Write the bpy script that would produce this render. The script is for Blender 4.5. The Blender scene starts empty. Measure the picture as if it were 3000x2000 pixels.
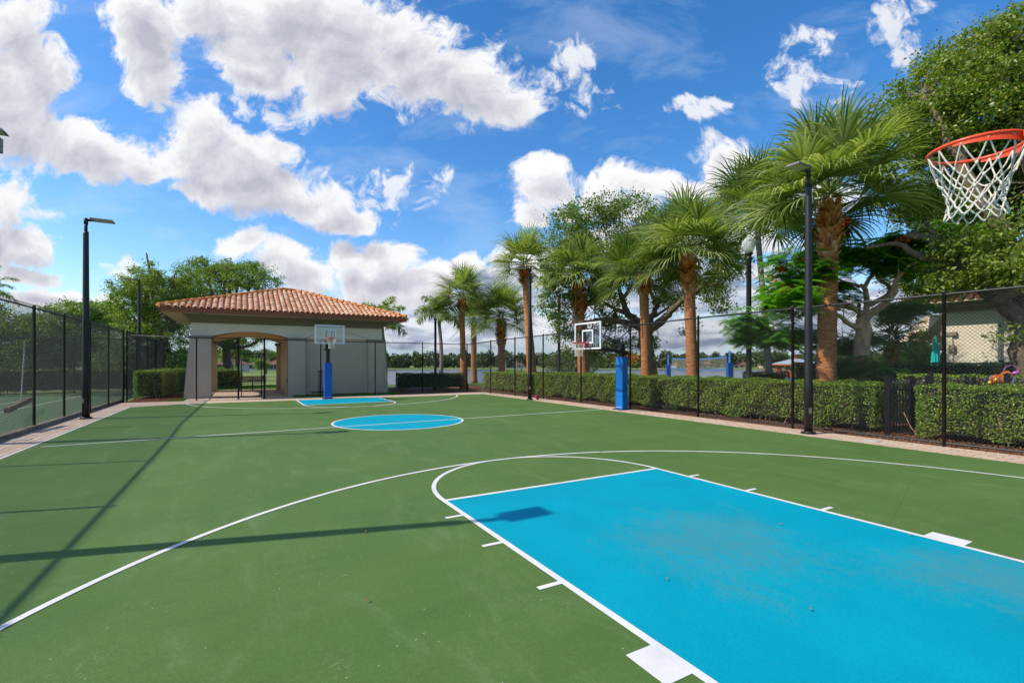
import bpy, math, random
import numpy as np
R = math.radians
random.seed(7); rng = np.random.default_rng(7)
S = bpy.context.scene
COL = S.collection

# ------------------------------------------------------------------ camera, world, sun, exposure
CX, CY, CZ = -3.974, -13.011, 1.689
YAW, FPX, PXC, HYC, W0, H0 = .512, 1091.1, 1168., 832.8, 2352., 1568.
cd = bpy.data.cameras.new('camera'); cam = bpy.data.objects.new('camera', cd); COL.objects.link(cam)
cam.location = (CX, CY, CZ); cam.rotation_euler = (R(90), 0, -YAW)
cd.sensor_width = 36; cd.lens = FPX / W0 * 36
cd.shift_x = (W0/2 - PXC) / W0; cd.shift_y = (HYC - H0/2) / W0
cd.clip_start = .05; cd.clip_end = 6000
S.camera = cam
S.view_settings.view_transform = 'Standard'; S.view_settings.look = 'None'
S.view_settings.exposure = 0.36; S.view_settings.gamma = 1
S.cycles.max_bounces = 6; S.cycles.transparent_max_bounces = 12; S.cycles.diffuse_bounces = 3
S.cycles.caustics_reflective = False; S.cycles.caustics_refractive = False

SUNV = (-.963*math.cos(R(43.5)), .27*math.cos(R(43.5)), math.sin(R(43.5)))
ld = bpy.data.lights.new('sun', 'SUN'); ld.energy = 3.9; ld.angle = R(.55); ld.color = (1, .91, .78)
sun = bpy.data.objects.new('sun', ld); COL.objects.link(sun)
sun.rotation_euler = (R(90-43.5), 0, math.atan2(SUNV[1], SUNV[0]) + R(90))

def at(u, v, d):
    """point seen at photo position (u,v) (2352 px wide) at forward distance d"""
    r = (u-PXC)/FPX*d
    return np.array((CX + d*math.sin(YAW) + r*math.cos(YAW), CY + d*math.cos(YAW) - r*math.sin(YAW), CZ + (HYC-v)/FPX*d))
def gp(u, v): return at(u, v, FPX*CZ/(v-HYC))
def fd(x, y): return (x-CX)*math.sin(YAW) + (y-CY)*math.cos(YAW)
def fr(x, y): return (x-CX)*math.cos(YAW) - (y-CY)*math.sin(YAW)
def frame(d, r): return CX + d*math.sin(YAW) + r*math.cos(YAW), CY + d*math.cos(YAW) - r*math.sin(YAW)

# ---- node helper
class NT:
    def __init__(s, tree): s.t = tree; s.n = tree.nodes; s.l = tree.links; s.n.clear()
    def add(s, kind, **kw):
        n = s.n.new(kind)
        for k, v in kw.items(): setattr(n, k, v)
        return n
    def put(s, sock, v):
        if v is None: return
        if isinstance(v, bpy.types.NodeSocket): s.l.new(v, sock)
        else:
            try: sock.default_value = v
            except Exception: sock.default_value = (v[0], v[1], v[2], 1) if hasattr(v, '__len__') else (v, v, v)
    def math(s, op, a, b=None, c=None, clamp=False):
        n = s.add('ShaderNodeMath', operation=op, use_clamp=clamp)
        for i, x in enumerate((a, b, c)): s.put(n.inputs[i], x)
        return n.outputs[0]
    def vec(s, op, a, b=None, c=None):
        n = s.add('ShaderNodeVectorMath', operation=op)
        for i, x in enumerate((a, b, c)):
            if x is not None: s.put(n.inputs[i], x)
        return n.outputs['Value'] if op in ('LENGTH', 'DOT_PRODUCT', 'DISTANCE') else n.outputs[0]
    def comb(s, x, y, z=0.):
        n = s.add('ShaderNodeCombineXYZ')
        for i, q in enumerate((x, y, z)): s.put(n.inputs[i], q)
        return n.outputs[0]
    def noise(s, vec, scale, detail=4, rough=.55, dist=0., color=False, dim='3D'):
        n = s.add('ShaderNodeTexNoise', noise_dimensions=dim)
        s.put(n.inputs['Vector'], vec); s.put(n.inputs['Scale'], scale); s.put(n.inputs['Detail'], detail)
        s.put(n.inputs['Roughness'], rough); s.put(n.inputs['Distortion'], dist)
        return n.outputs['Color' if color else 'Fac']
    def rng(s, v, a, b, c=0., d=1., smooth=False):
        n = s.add('ShaderNodeMapRange', interpolation_type='SMOOTHSTEP' if smooth else 'LINEAR')
        for i, q in enumerate((v, a, b, c, d)): s.put(n.inputs[i], q)
        return n.outputs[0]
    def mix(s, f, a, b, blend='MIX'):
        n = s.add('ShaderNodeMix', data_type='RGBA', blend_type=blend)
        s.put(n.inputs[0], f)
        for i, q in ((6, a), (7, b)):
            if isinstance(q, (tuple, list)): q = (q[0], q[1], q[2], 1)
            s.put(n.inputs[i], q)
        return n.outputs[2]
    def ramp(s, f, stops, interp='LINEAR'):
        n = s.add('ShaderNodeValToRGB'); n.color_ramp.interpolation = interp
        e = n.color_ramp.elements
        while len(e) < len(stops): e.new(.5)
        for q, (p, c) in zip(e, stops): q.position = p; q.color = (c[0], c[1], c[2], 1)
        s.put(n.inputs[0], f); return n.outputs[0]

# ---- sky with cumulus clouds (world at infinity, a function of direction only)
w = bpy.data.worlds.new('World'); S.world = w; w.use_nodes = True
t = NT(w.node_tree)
sky = t.add('ShaderNodeTexSky', sky_type='NISHITA'); sky.sun_disc = False
sky.sun_elevation = R(43.5); sky.sun_rotation = math.atan2(SUNV[0], SUNV[1]); sky.air_density = 1.0; sky.dust_density = .6; sky.ozone_density = 2.2
D = t.add('ShaderNodeTexCoord').outputs['Generated']
fw = t.vec('DOT_PRODUCT', D, (math.sin(YAW), math.cos(YAW), 0)); rt = t.vec('DOT_PRODUCT', D, (math.cos(YAW), -math.sin(YAW), 0))
up = t.vec('DOT_PRODUCT', D, (0, 0, 1))
fwc = t.math('MAXIMUM', fw, .08)
P0 = t.comb(t.math('DIVIDE', rt, fwc), t.math('DIVIDE', up, fwc), 0.)
BL = [  # cumulus masses: u, v, ru, rv
 (20,40,150,120),(70,200,120,170),(20,290,140,130),(160,330,180,85),(270,370,120,70),(-60,200,140,260),(330,400,70,40),
 (20,470,110,80),(30,570,110,85),(-40,520,120,160),(60,640,90,30),
 (330,60,120,150),(350,170,95,90),(480,20,200,110),(640,60,220,130),(790,110,210,150),(930,150,210,150),(1080,190,170,105),(1190,230,100,70),
 (760,230,80,70),(640,180,90,70),(560,130,150,50),
 (460,300,110,90),(440,360,130,90),(560,360,130,100),(600,430,190,90),(720,470,150,70),(800,515,110,50),(630,350,60,50),(520,440,160,50),
 (540,560,75,48),(640,590,120,70),(700,640,120,60),(800,600,65,55),(890,610,100,65),(970,660,90,60),(860,680,200,70),(1070,600,60,40),(1000,640,90,50),
 (1235,390,80,50),(1255,440,100,60),(1370,430,110,60),(1420,400,80,55),(1300,480,100,40),(1200,500,60,50),
 (1650,370,100,85),(1710,410,150,75),(1770,400,150,80),(1590,425,90,50),(1790,420,140,85),(1500,415,90,45),(1860,430,150,90),(1460,470,100,50),
 (120,690,200,28),(700,20,300,90),(900,60,200,90),(560,180,110,60),
 (1250,600,160,60),(1400,560,200,60),(1650,560,220,70)]
BW = [(1815,175,55,60),(1890,215,85,42),(2060,45,70,70),(2085,110,60,60),(1600,250,90,26),(1310,180,90,80),(920,420,130,60),(1880,90,80,40),(700,240,130,60),(560,250,80,40),(240,620,60,20)]   # thin torn wisps
BS = [(950,745,900,42),(1500,760,900,50),(1700,700,420,45),(2100,700,700,60),(1300,690,420,34),(1750,640,260,30),(1180,640,150,26),(300,740,700,26)]   # layered banks near the horizon
def cloudfield(P):
    warp = t.vec('SUBTRACT', t.noise(P, 5.5, 3, .5, color=True, dim='2D'), (.5, .5, .5))
    Pw = t.vec('MULTIPLY_ADD', warp, (.11, .085, 0), P)
    m = None
    for (u, v, a, b) in BL:
        c = ((u-PXC)/FPX, (HYC-v)/FPX); a, b = a/FPX*.95, b/FPX*.95
        q = t.vec('MULTIPLY_ADD', Pw, (1/a, 1/b, 0), (-c[0]/a, -c[1]/b, 0))
        x = t.vec('LENGTH', q)
        if m is None: m = x
        else: m = t.math('SMOOTH_MIN', m, x, .28)
    f = t.math('SUBTRACT', 1., m)
    mw = None
    for (u, v, a, b) in BW:
        c = ((u-PXC)/FPX, (HYC-v)/FPX); a, b = a/FPX*1.25, b/FPX*1.25
        x = t.vec('LENGTH', t.vec('MULTIPLY_ADD', Pw, (1/a, 1/b, 0), (-c[0]/a, -c[1]/b, 0)))
        mw = x if mw is None else t.math('SMOOTH_MIN', mw, x, .28)
    fwsp = t.math('MULTIPLY', t.math('MINIMUM', t.math('SUBTRACT', 1., mw), .42), .62)
    nz = t.noise(Pw, 6.0, 9, .62, .25, dim='2D')
    n2_ = t.noise(Pw, 19.0, 6, .62, .2, dim='2D')
    g_ = t.math('MULTIPLY_ADD', t.math('SUBTRACT', nz, .5), 1.0, f); g_ = t.math('MULTIPLY_ADD', t.math('SUBTRACT', n2_, .5), .78, g_); g_ = t.math('MULTIPLY_ADD', t.math('SUBTRACT', t.noise(Pw, 52., 4, .65, dim='2D'), .5), .3, g_)
    h_ = t.math('MULTIPLY_ADD', t.math('SUBTRACT', nz, .5), 1.1, fwsp); h_ = t.math('MULTIPLY_ADD', t.math('SUBTRACT', n2_, .5), 1.1, h_)
    f = t.math('MAXIMUM', g_, t.math('MINIMUM', h_, .36))
    return f, Pw
f0, Pw0 = cloudfield(P0)
f1, _ = cloudfield(t.vec('ADD', P0, (-.022, .05, 0)))
alpha = t.rng(f0, .10, .46, smooth=True)
occ = t.rng(t.math('MULTIPLY_ADD', f0, .4, t.math('MULTIPLY', f1, .8)), .1, 1.25)
ccol = t.ramp(occ, [(0, (.78, .78, .79)), (.25, (.73, .735, .755)), (.5, (.57, .575, .62)), (.85, (.40, .41, .48))])
# layered bank
ms = None
for (u, v, a, b) in BS:
    c = ((u-PXC)/FPX, (HYC-v)/FPX); a, b = a/FPX, b/FPX
    x = t.vec('LENGTH', t.vec('MULTIPLY_ADD', Pw0, (1/a, 1/b, 0), (-c[0]/a, -c[1]/b, 0)))
    ms = x if ms is None else t.math('SMOOTH_MIN', ms, x, .3)
Pst = t.vec('MULTIPLY', P0, (1., 3.4, 1.))
ns = t.noise(Pst, 7.5, 8, .6, .3, dim='2D')
fs = t.math('MULTIPLY_ADD', t.math('SUBTRACT', ns, .5), 1.6, t.math('SUBTRACT', 1., ms))
as_ = t.rng(fs, 0., .4, 0., .95, smooth=True)
n2 = t.noise(t.vec('ADD', Pst, (.01, .07, 0)), 7.5, 8, .6, .3, dim='2D')
scol = t.ramp(t.rng(n2, .38, .66), [(0, (.66, .67, .72)), (.45, (.40, .44, .53)), (1, (.20, .24, .34))])
# generic broken cloud behind the camera, so the light is the same all round
ng = t.noise(D, 3.2, 7, .6, .2)
ag = t.math('MULTIPLY', t.rng(ng, .52, .64, smooth=True), t.rng(fw, .3, .1))
front = t.rng(fw, .1, .22)
# thin high cirrus
cir = t.noise(t.vec('MULTIPLY', P0, (1.2, 3.2, 1)), 2.6, 9, .6, .35, dim='2D')
# blue of the sky
hs = t.add('ShaderNodeHueSaturation'); hs.inputs['Saturation'].default_value = 1.36; hs.inputs['Value'].default_value = .16
hs.inputs['Hue'].default_value = .503
t.put(hs.inputs['Color'], sky.outputs[0])
base = hs.outputs[0]
base = t.mix(t.math('MULTIPLY', t.rng(cir, .5, .8, 0., .28), front), base, (.6, .68, .8))
base = t.mix(t.rng(up, .16, -.01, 0., .8, smooth=True), base, (.36, .50, .68))
c1 = t.mix(t.math('MULTIPLY', as_, front), base, scol)
c2 = t.mix(t.math('MULTIPLY', alpha, front), c1, ccol)
c3 = t.mix(ag, c2, (.66, .66, .68))
bg = t.add('ShaderNodeBackground'); t.put(bg.inputs[0], c3); bg.inputs[1].default_value = 1.0
out = t.add('ShaderNodeOutputWorld'); t.l.new(bg.outputs[0], out.inputs[0])
w.cycles.sampling_method = 'MANUAL'; w.cycles.sample_map_resolution = 512

# ------------------------------------------------------------------ materials
MAT = {}
def base_mat(name):
    m = bpy.data.materials.new(name); m.use_nodes = True; MAT[name] = m
    k = NT(m.node_tree)
    b = k.add('ShaderNodeBsdfPrincipled'); o = k.add('ShaderNodeOutputMaterial'); k.l.new(b.outputs[0], o.inputs[0])
    pos = k.add('ShaderNodeNewGeometry').outputs['Position']
    return m, k, b, o, pos
def bump(k, b, h, strength, dist=.01):
    n = k.add('ShaderNodeBump'); n.inputs['Strength'].default_value = strength; n.inputs['Distance'].default_value = dist
    k.put(n.inputs['Height'], h); k.l.new(n.outputs[0], b.inputs['Normal'])
def mat(name, c, rough=.6, metal=0., var=.15, vs=4., bs=0., bst=.3, bd=.005, spec=.5, c2=None, stretch=None):
    m, k, b, o, pos = base_mat(name)
    p = k.vec('MULTIPLY', pos, stretch) if stretch else pos
    n = k.noise(p, vs, 6, .62)
    hi = c2 if c2 else tuple(min(1, x*(1+var)) for x in c)
    lo = tuple(x*(1-var) for x in c) if not c2 else c
    k.put(b.inputs['Base Color'], k.mix(k.rng(n, .3, .7), lo, hi))
    b.inputs['Roughness'].default_value = rough; b.inputs['Metallic'].default_value = metal
    b.inputs['Specular IOR Level'].default_value = spec
    if bs: bump(k, b, k.noise(p, bs, 4, .6), bst, bd)
    return m
def leafmat(name, cols, trans=.28, rough=.45, spec=.4):
    m, k, b, o, pos = base_mat(name)
    r = k.add('ShaderNodeNewGeometry').outputs['Random Per Island']
    c = k.ramp(r, [(i/max(1, len(cols)-1), q) for i, q in enumerate(cols)])
    big = k.noise(pos, 1.1, 3, .5)
    c = k.mix(k.rng(big, .35, .65, 0, .35), c, k.mix(.5, c, cols[-1]))
    k.put(b.inputs['Base Color'], c); b.inputs['Roughness'].default_value = rough; b.inputs['Specular IOR Level'].default_value = spec
    tr = k.add('ShaderNodeBsdfTranslucent'); k.put(tr.inputs[0], k.mix(1., c, (1.35, 1.5, .5), 'MULTIPLY'))
    mx = k.add('ShaderNodeMixShader'); mx.inputs[0].default_value = trans
    k.l.new(b.outputs[0], mx.inputs[1]); k.l.new(tr.outputs[0], mx.inputs[2]); k.l.new(mx.outputs[0], o.inputs[0])
    return m

def court_green(name, c, c2):
    m, k, b, o, pos = base_mat(name)
    n = k.noise(pos, .55, 5, .6, .6); f = k.noise(pos, 160., 3, .7); g2 = k.noise(k.vec('MULTIPLY', pos, (1, .35, 1)), 2.3, 7, .68, 1.0)
    col = k.mix(k.rng(n, .3, .7), c, c2)
    col = k.mix(k.rng(f, .35, .7, 0, .6), col, tuple(x*.45 for x in c)); col = k.mix(k.rng(k.noise(pos, 70., 4, .8), .55, .75, 0, .35), col, tuple(min(1, x*1.9) for x in c2)); col = k.mix(k.rng(k.noise(k.vec('MULTIPLY', pos, (.4, 2.4, 1)), 1.1, 6, .7, .8), .5, .75, 0, .3), col, tuple(x*.62 for x in c))
    col = k.mix(k.rng(g2, .52, .8, 0, .34), col, (.22, .31, .15))
    # tiny pale chips and bird specks
    v = k.add('ShaderNodeTexVoronoi', feature='F1'); k.put(v.inputs['Vector'], k.vec('MULTIPLY', pos, (1, 1, .0))); v.inputs['Scale'].default_value = 1.9
    rad = k.math('MULTIPLY', k.noise(pos, 3.1, 2), .045)
    sp = k.math('LESS_THAN', k.math('ADD', v.outputs['Distance'], k.math('MULTIPLY', k.noise(pos, 60., 3), .03)), rad)
    col = k.mix(k.math('MULTIPLY', sp, .75), col, (.6, .6, .55))
    v2 = k.add('ShaderNodeTexVoronoi', feature='F1'); k.put(v2.inputs['Vector'], k.vec('MULTIPLY', pos, (1, 1, .0))); v2.inputs['Scale'].default_value = 7.
    col = k.mix(k.math('MULTIPLY', k.math('LESS_THAN', v2.outputs['Distance'], .04), .6), col, (.5, .55, .45))
    # hairline seams between paint passes and rubber scuffs
    sc = k.noise(k.vec('MULTIPLY', pos, (1, 1, 1)), 1.3, 2, .5, 3.0)
    ln = k.math('LESS_THAN', k.math('ABSOLUTE', k.math('SUBTRACT', sc, .5)), .0022)
    col = k.mix(k.math('MULTIPLY', ln, k.rng(k.noise(pos, .9, 2), .5, .6, 0, .45)), col, tuple(x*.5 for x in c))
    st = k.noise(pos, .8, 3, .5, 1.5); ring = k.rng(k.math('ABSOLUTE', k.math('SUBTRACT', st, .47)), 0., .02, .28, 0.)
    col = k.mix(k.math('MULTIPLY', ring, k.rng(k.noise(pos, .5, 2), .4, .6)), col, tuple(x*.72 for x in c))
    scf = k.noise(k.vec('ADD', pos, (7., 3., 0)), 2.6, 2, .5, 4.0); sl_ = k.rng(k.math('ABSOLUTE', k.math('SUBTRACT', scf, .5)), 0., .006, .5, 0.)
    col = k.mix(k.math('MULTIPLY', sl_, k.rng(k.noise(pos, 1.6, 3), .56, .64)), col, (.3, .38, .24))
    sx = k.add('ShaderNodeSeparateXYZ'); k.put(sx.inputs[0], pos)
    for a_, b_2, c_ in ((.96, .28, 10.75), (.99, -.1, 4.1), (.05, 1., 1.7)):
        dl_ = k.math('ABSOLUTE', k.math('ADD', k.math('ADD', k.math('MULTIPLY', sx.outputs[0], -b_2), k.math('MULTIPLY', sx.outputs[1], a_)), c_))
        col = k.mix(k.math('MULTIPLY', k.math('LESS_THAN', dl_, .004), .35), col, tuple(x*.4 for x in c))
    grit = k.noise(pos, 36., 4, .78)
    col = k.mix(k.rng(grit, .38, .68, 0, .38), col, tuple(x*.55 for x in c))
    k.put(b.inputs['Base Color'], col); k.put(b.inputs['Roughness'], k.rng(n, .3, .7, .58, .74)); b.inputs['Specular IOR Level'].default_value = .1
    bump(k, b, k.math('ADD', f, k.math('MULTIPLY', k.noise(pos, 45., 3), .8)), .45, .004)
    return m
court_green('court_green', (.092, .174, .042), (.124, .213, .058))
court_green('tennis_green', (.11, .2, .085), (.14, .24, .11))

def blue_paint():
    m, k, b, o, pos = base_mat('court_blue')
    n = k.noise(pos, 1.0, 4, .55, .5)
    col = k.mix(k.rng(n, .3, .7), (.0, .30, .41), (.0, .37, .50))
    sw = k.noise(k.vec('MULTIPLY', pos, (1.6, .8, 1)), 1.7, 9, .78, 2.2)
    fine = k.noise(pos, 38., 6, .75, 1.2)
    patch = k.rng(k.noise(pos, .34, 3, .5, .4), .42, .66)
    near = k.rng(k.add('ShaderNodeSeparateXYZ').outputs[1], 0, 1)
    sx = k.add('ShaderNodeSeparateXYZ'); k.put(sx.inputs[0], pos)
    cx = k.math('ADD', k.math('MULTIPLY', sx.outputs[0], sx.outputs[0]), k.math('POWER', k.math('ADD', sx.outputs[1], 10.3), 2.))
    cx2 = k.math('ADD', k.math('POWER', k.math('SUBTRACT', sx.outputs[0], 1.), 2.), k.math('POWER', k.math('ADD', sx.outputs[1], 11.5), 2.))
    zone = k.math('MAXIMUM', k.rng(cx, 8., .1, 0., .39), k.rng(cx2, 4., 0., 0., .40))
    wear = k.math('ADD', k.math('MULTIPLY', patch, .26), zone)
    th = k.math('SUBTRACT', .84, k.math('MULTIPLY', wear, .66))
    msk = k.rng(k.math('ADD', k.math('MULTIPLY', sw, .42), k.math('MULTIPLY', fine, .58)), k.math('SUBTRACT', th, .035), k.math('ADD', th, .09))
    col = k.mix(k.math('MULTIPLY', msk, .7), col, (.10, .25, .24))
    grit = k.noise(pos, 42., 4, .75)
    col = k.mix(k.rng(grit, .38, .68, 0, .34), col, (.0, .19, .27))
    g = k.noise(pos, 170., 3, .7)
    col = k.mix(k.rng(g, .35, .7, 0, .55), col, (.0, .23, .30))
    ring = k.noise(pos, 2.0, 3, .5, 5.0)
    rl = k.rng(k.math('ABSOLUTE', k.math('SUBTRACT', ring, .5)), 0., .012, .35, 0.)
    col = k.mix(k.math('MULTIPLY', rl, k.rng(k.noise(pos, .8, 2), .45, .6)), col, (.0, .25, .31))
    k.put(b.inputs['Base Color'], col); b.inputs['Roughness'].default_value = .7; b.inputs['Specular IOR Level'].default_value = .08
    bump(k, b, k.math('ADD', g, k.math('MULTIPLY', fine, 1.3)), .5, .004)
blue_paint()
mat('line_white', (.60, .59, .56), .6, vs=2.2, bs=150, bst=.5, bd=.003, c2=(.78, .77, .74))

def pavers(name, rot, c1=(.52, .37, .25), c2=(.62, .49, .36), c3=(.42, .26, .18)):
    m, k, b, o, pos = base_mat(name)
    mp = k.add('ShaderNodeMapping'); mp.inputs['Rotation'].default_value = (0, 0, rot); k.put(mp.inputs[0], pos)
    br = k.add('ShaderNodeTexBrick'); k.put(br.inputs['Vector'], mp.outputs[0]); br.inputs['Scale'].default_value = 1
    br.inputs['Brick Width'].default_value = .31; br.inputs['Row Height'].default_value = .155; br.inputs['Mortar Size'].default_value = .009
    br.inputs['Mortar Smooth'].default_value = .3; br.inputs['Bias'].default_value = 0
    br.inputs['Color1'].default_value = (*c1, 1); br.inputs['Color2'].default_value = (*c2, 1); br.inputs['Mortar'].default_value = (.13, .07, .045, 1)
    n = k.noise(pos, 2.2, 6, .65); col = k.mix(k.rng(n, .45, .75, 0, .6), br.outputs['Color'], c3)
    col = k.mix(k.rng(k.noise(pos, 60, 4, .7), .3, .8, 0, .3), col, (.62, .5, .4))
    k.put(b.inputs['Base Color'], col); b.inputs['Roughness'].default_value = .85
    bump(k, b, k.math('SUBTRACT', k.math('MULTIPLY', k.noise(pos, 80, 3), .3), br.outputs['Fac']), .6, .01)
pavers('pavers_x', 0.); pavers('pavers_y', R(90))
mat('concrete', (.42, .39, .34), .85, var=.2, vs=2, bs=60, bst=.3)
mat('dirt_concrete', (.2, .17, .12), .9, var=.5, vs=6, bs=30, bst=.6)

m, k, b, o, pos = base_mat('lawn')
n1 = k.noise(pos, .25, 4); n3 = k.noise(pos, 30., 5, .7)
c = k.mix(k.rng(n1, .3, .7), (.09, .2, .022), (.15, .28, .035)); c = k.mix(k.rng(n3, .3, .7, 0, .6), c, (.035, .08, .012))
k.put(b.inputs['Base Color'], c); b.inputs['Roughness'].default_value = .9; bump(k, b, n3, .8, .05)
m, k, b, o, pos = base_mat('ground')
n1 = k.noise(pos, .05, 5, .6, .5); n3 = k.noise(pos, 8., 5, .7)
c = k.ramp(n1, [(.3, (.11, .2, .025)), (.5, (.2, .28, .045)), (.62, (.28, .27, .08)), (.75, (.16, .25, .04))]); c = k.mix(k.rng(n3, .3, .7, 0, .5), c, (.05, .09, .015))
k.put(b.inputs['Base Color'], c); b.inputs['Roughness'].default_value = .95; bump(k, b, n3, .8, .08)
m, k, b, o, pos = base_mat('mulch')
v = k.add('ShaderNodeTexVoronoi'); k.put(v.inputs['Vector'], k.vec('MULTIPLY', pos, (1, 2.3, 1))); v.inputs['Scale'].default_value = 28
c = k.ramp(v.outputs['Color'], [(0, (.05, .02, .01)), (.5, (.16, .065, .03)), (1, (.3, .14, .07))])
k.put(b.inputs['Base Color'], c); b.inputs['Roughness'].default_value = .95; bump(k, b, v.outputs['Distance'], 1., .03)
m, k, b, o, pos = base_mat('water')
b.inputs['Base Color'].default_value = (.1, .11, .12, 1); b.inputs['Roughness'].default_value = .22; b.inputs['Specular IOR Level'].default_value = .6
bump(k, b, k.noise(k.vec('MULTIPLY', pos, (1, 1, 1)), .9, 5, .6), .55, .3)
mat('chip', (.22, .09, .04), .9, var=.5, vs=9)

def fence_mat(name, c, rough=.45):
    mat(name, c, rough, var=.25, vs=18, bs=40, bst=.1, spec=.5)
fence_mat('fence_black', (.012, .012, .016)); fence_mat('fence_green', (.01, .026, .022)); fence_mat('wire_grey', (.04, .045, .04), .5); fence_mat('wire_black', (.028, .028, .03), .32)
mat('pole_black', (.009, .009, .009), .5, var=.5, vs=5, bs=25, bst=.15, stretch=(1, 1, .3))
mat('lamp_grey', (.16, .15, .13), .5, metal=.3, var=.1)
mat('lamp_lens', (.55, .53, .42), .3, var=.1)
mat('pad_blue', (.0, .09, .42), .42, var=.12, vs=2.5, bs=9, bst=.5, bd=.02)
mat('pad_azure', (.0, .15, .50), .42, var=.12, vs=2.5, bs=9, bst=.5, bd=.02)
mat('rim_orange', (.85, .075, .015), .33, var=.08)
mat('rim_red', (.62, .03, .025), .35, var=.08)
mat('white_metal', (.72, .73, .74), .4, var=.04)
mat('net_white', (.60, .57, .49), .8, var=.12, vs=30, bs=220, bst=.8, bd=.002)
m, k, b, o, pos = base_mat('board_glass')
gl = k.add('ShaderNodeBsdfGlossy'); gl.inputs['Roughness'].default_value = .03
tp = k.add('ShaderNodeBsdfTransparent'); tp.inputs[0].default_value = (.82, .86, .86, 1)
mx = k.add('ShaderNodeMixShader'); mx.inputs[0].default_value = .1
k.l.new(tp.outputs[0], mx.inputs[1]); k.l.new(gl.outputs[0], mx.inputs[2]); k.l.new(mx.outputs[0], o.inputs[0])
m, k, b, o, pos = base_mat('globe_glass')
b.inputs['Base Color'].default_value = (.85, .9, .86, 1); b.inputs['Roughness'].default_value = .25
b.inputs['Transmission Weight'].default_value = .45; b.inputs['IOR'].default_value = 1.2
tp = k.add('ShaderNodeBsdfTransparent'); mx = k.add('ShaderNodeMixShader'); mx.inputs[0].default_value = .2
k.l.new(b.outputs[0], mx.inputs[1]); k.l.new(tp.outputs[0], mx.inputs[2]); k.l.new(mx.outputs[0], o.inputs[0])
mat('stucco', (.66, .54, .40), .9, var=.06, vs=1.3, bs=90, bst=.5, bd=.006)
mat('stucco_light', (.80, .68, .52), .9, var=.05, vs=1.3, bs=90, bst=.5, bd=.006)
mat('stucco_ochre', (.60, .43, .22), .9, var=.06, vs=1.5, bs=90, bst=.5, bd=.006)
mat('stucco_cream', (.62, .55, .44), .9, var=.06, vs=1.3, bs=90, bst=.5, bd=.006)
mat('trim_taupe', (.23, .18, .14), .8, var=.1, bs=60, bst=.2)
mat('trim_olive', (.2, .165, .11), .8, var=.1, bs=60, bst=.2)
mat('soffit', (.5, .42, .3), .8, var=.06)
mat('fascia', (.28, .075, .025), .6, var=.15, vs=3)
m, k, b, o, pos = base_mat('roof_tile')
r = k.add('ShaderNodeNewGeometry').outputs['Random Per Island']
c = k.ramp(r, [(0, (.52, .2, .09)), (.35, (.66, .32, .16)), (.8, (.74, .43, .25)), (1, (.8, .52, .33))]); c = k.mix(k.rng(k.noise(pos, 9, 6, .7), .45, .75, 0, .45), c, (.40, .18, .09))
k.put(b.inputs['Base Color'], c); b.inputs['Roughness'].default_value = .7; bump(k, b, k.noise(pos, 60, 4), .3, .005)
m, k, b, o, pos = base_mat('ridge_tile')
k.put(b.inputs['Base Color'], k.mix(k.rng(k.noise(pos, 7, 5), .3, .7), (.55, .16, .03), (.68, .28, .06))); b.inputs['Roughness'].default_value = .65
mat('old_tile', (.2, .075, .045), .85, var=.6, vs=6, bs=30, bst=.5)
mat('bench_wood', (.22, .11, .06), .75, var=.2, vs=6)
mat('bark_oak', (.17, .125, .08), .95, var=.45, vs=7, bs=24, bst=1., bd=.04, stretch=(1, 1, .3))
mat('bark_pale', (.62, .40, .24), .9, var=.4, vs=6, bs=20, bst=.8, bd=.03, stretch=(1, 1, .5))
mat('bark_grey', (.30, .27, .23), .9, var=.3, vs=5, bs=18, bst=.7, bd=.02, stretch=(1, 1, 2.5))
m, k, b, o, pos = base_mat('palm_bark')
rings = k.noise(k.vec('MULTIPLY', pos, (2.2, 2.2, 15)), 2.1, 5, .7, .3)
c = k.ramp(rings, [(.3, (.11, .035, .014)), (.42, (.38, .14, .05)), (.58, (.58, .25, .10)), (.75, (.68, .38, .2))])
k.put(b.inputs['Base Color'], c); b.inputs['Roughness'].default_value = .95; bump(k, b, rings, 1., .06)
leafmat('palm_boot', [(.16, .05, .015), (.5, .16, .035), (.66, .26, .07), (.72, .5, .3)], .05, .9, .1)
leafmat('palm_leaf', [(.065, .11, .018), (.12, .185, .032), (.2, .275, .06), (.33, .39, .13), (.47, .48, .22)], .36, .4, .4)
leafmat('palm_leaf_dark', [(.06, .1, .016), (.11, .17, .03), (.18, .25, .055), (.29, .35, .11)], .34, .42, .4)
leafmat('oak_leaf', [(.05, .10, .014), (.10, .17, .024), (.15, .23, .034), (.23, .3, .05)], .4, .38, .5)
leafmat('oak_leaf_yellow', [(.05, .095, .012), (.11, .175, .022), (.16, .245, .028), (.21, .29, .036), (.33, .35, .045)], .38, .38, .5)
leafmat('soft_leaf', [(.07, .13, .02), (.13, .21, .03), (.19, .28, .045), (.27, .36, .07)], .42, .45, .4)
leafmat('fern_leaf', [(.07, .2, .016), (.12, .32, .025), (.19, .42, .035)], .48, .5, .3)
leafmat('far_leaf', [(.05, .075, .026), (.08, .11, .036), (.12, .15, .05)], .2, .7, .2)
leafmat('hedge_leaf', [(.05, .11, .01), (.12, .24, .018), (.2, .36, .03), (.3, .46, .045), (.44, .5, .07)], .36, .38, .45)
leafmat('hedge_leaf_light', [(.07, .14, .02), (.13, .23, .032), (.19, .29, .045), (.28, .36, .08)], .35, .45, .4)
leafmat('hedge_leaf_dark', [(.035, .07, .012), (.065, .12, .02), (.11, .18, .03), (.17, .24, .045)], .28, .38, .45)
leafmat('dry_leaf', [(.2, .09, .04), (.35, .15, .07), (.3, .2, .12), (.42, .12, .06)], .1, .8, .2)
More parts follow.
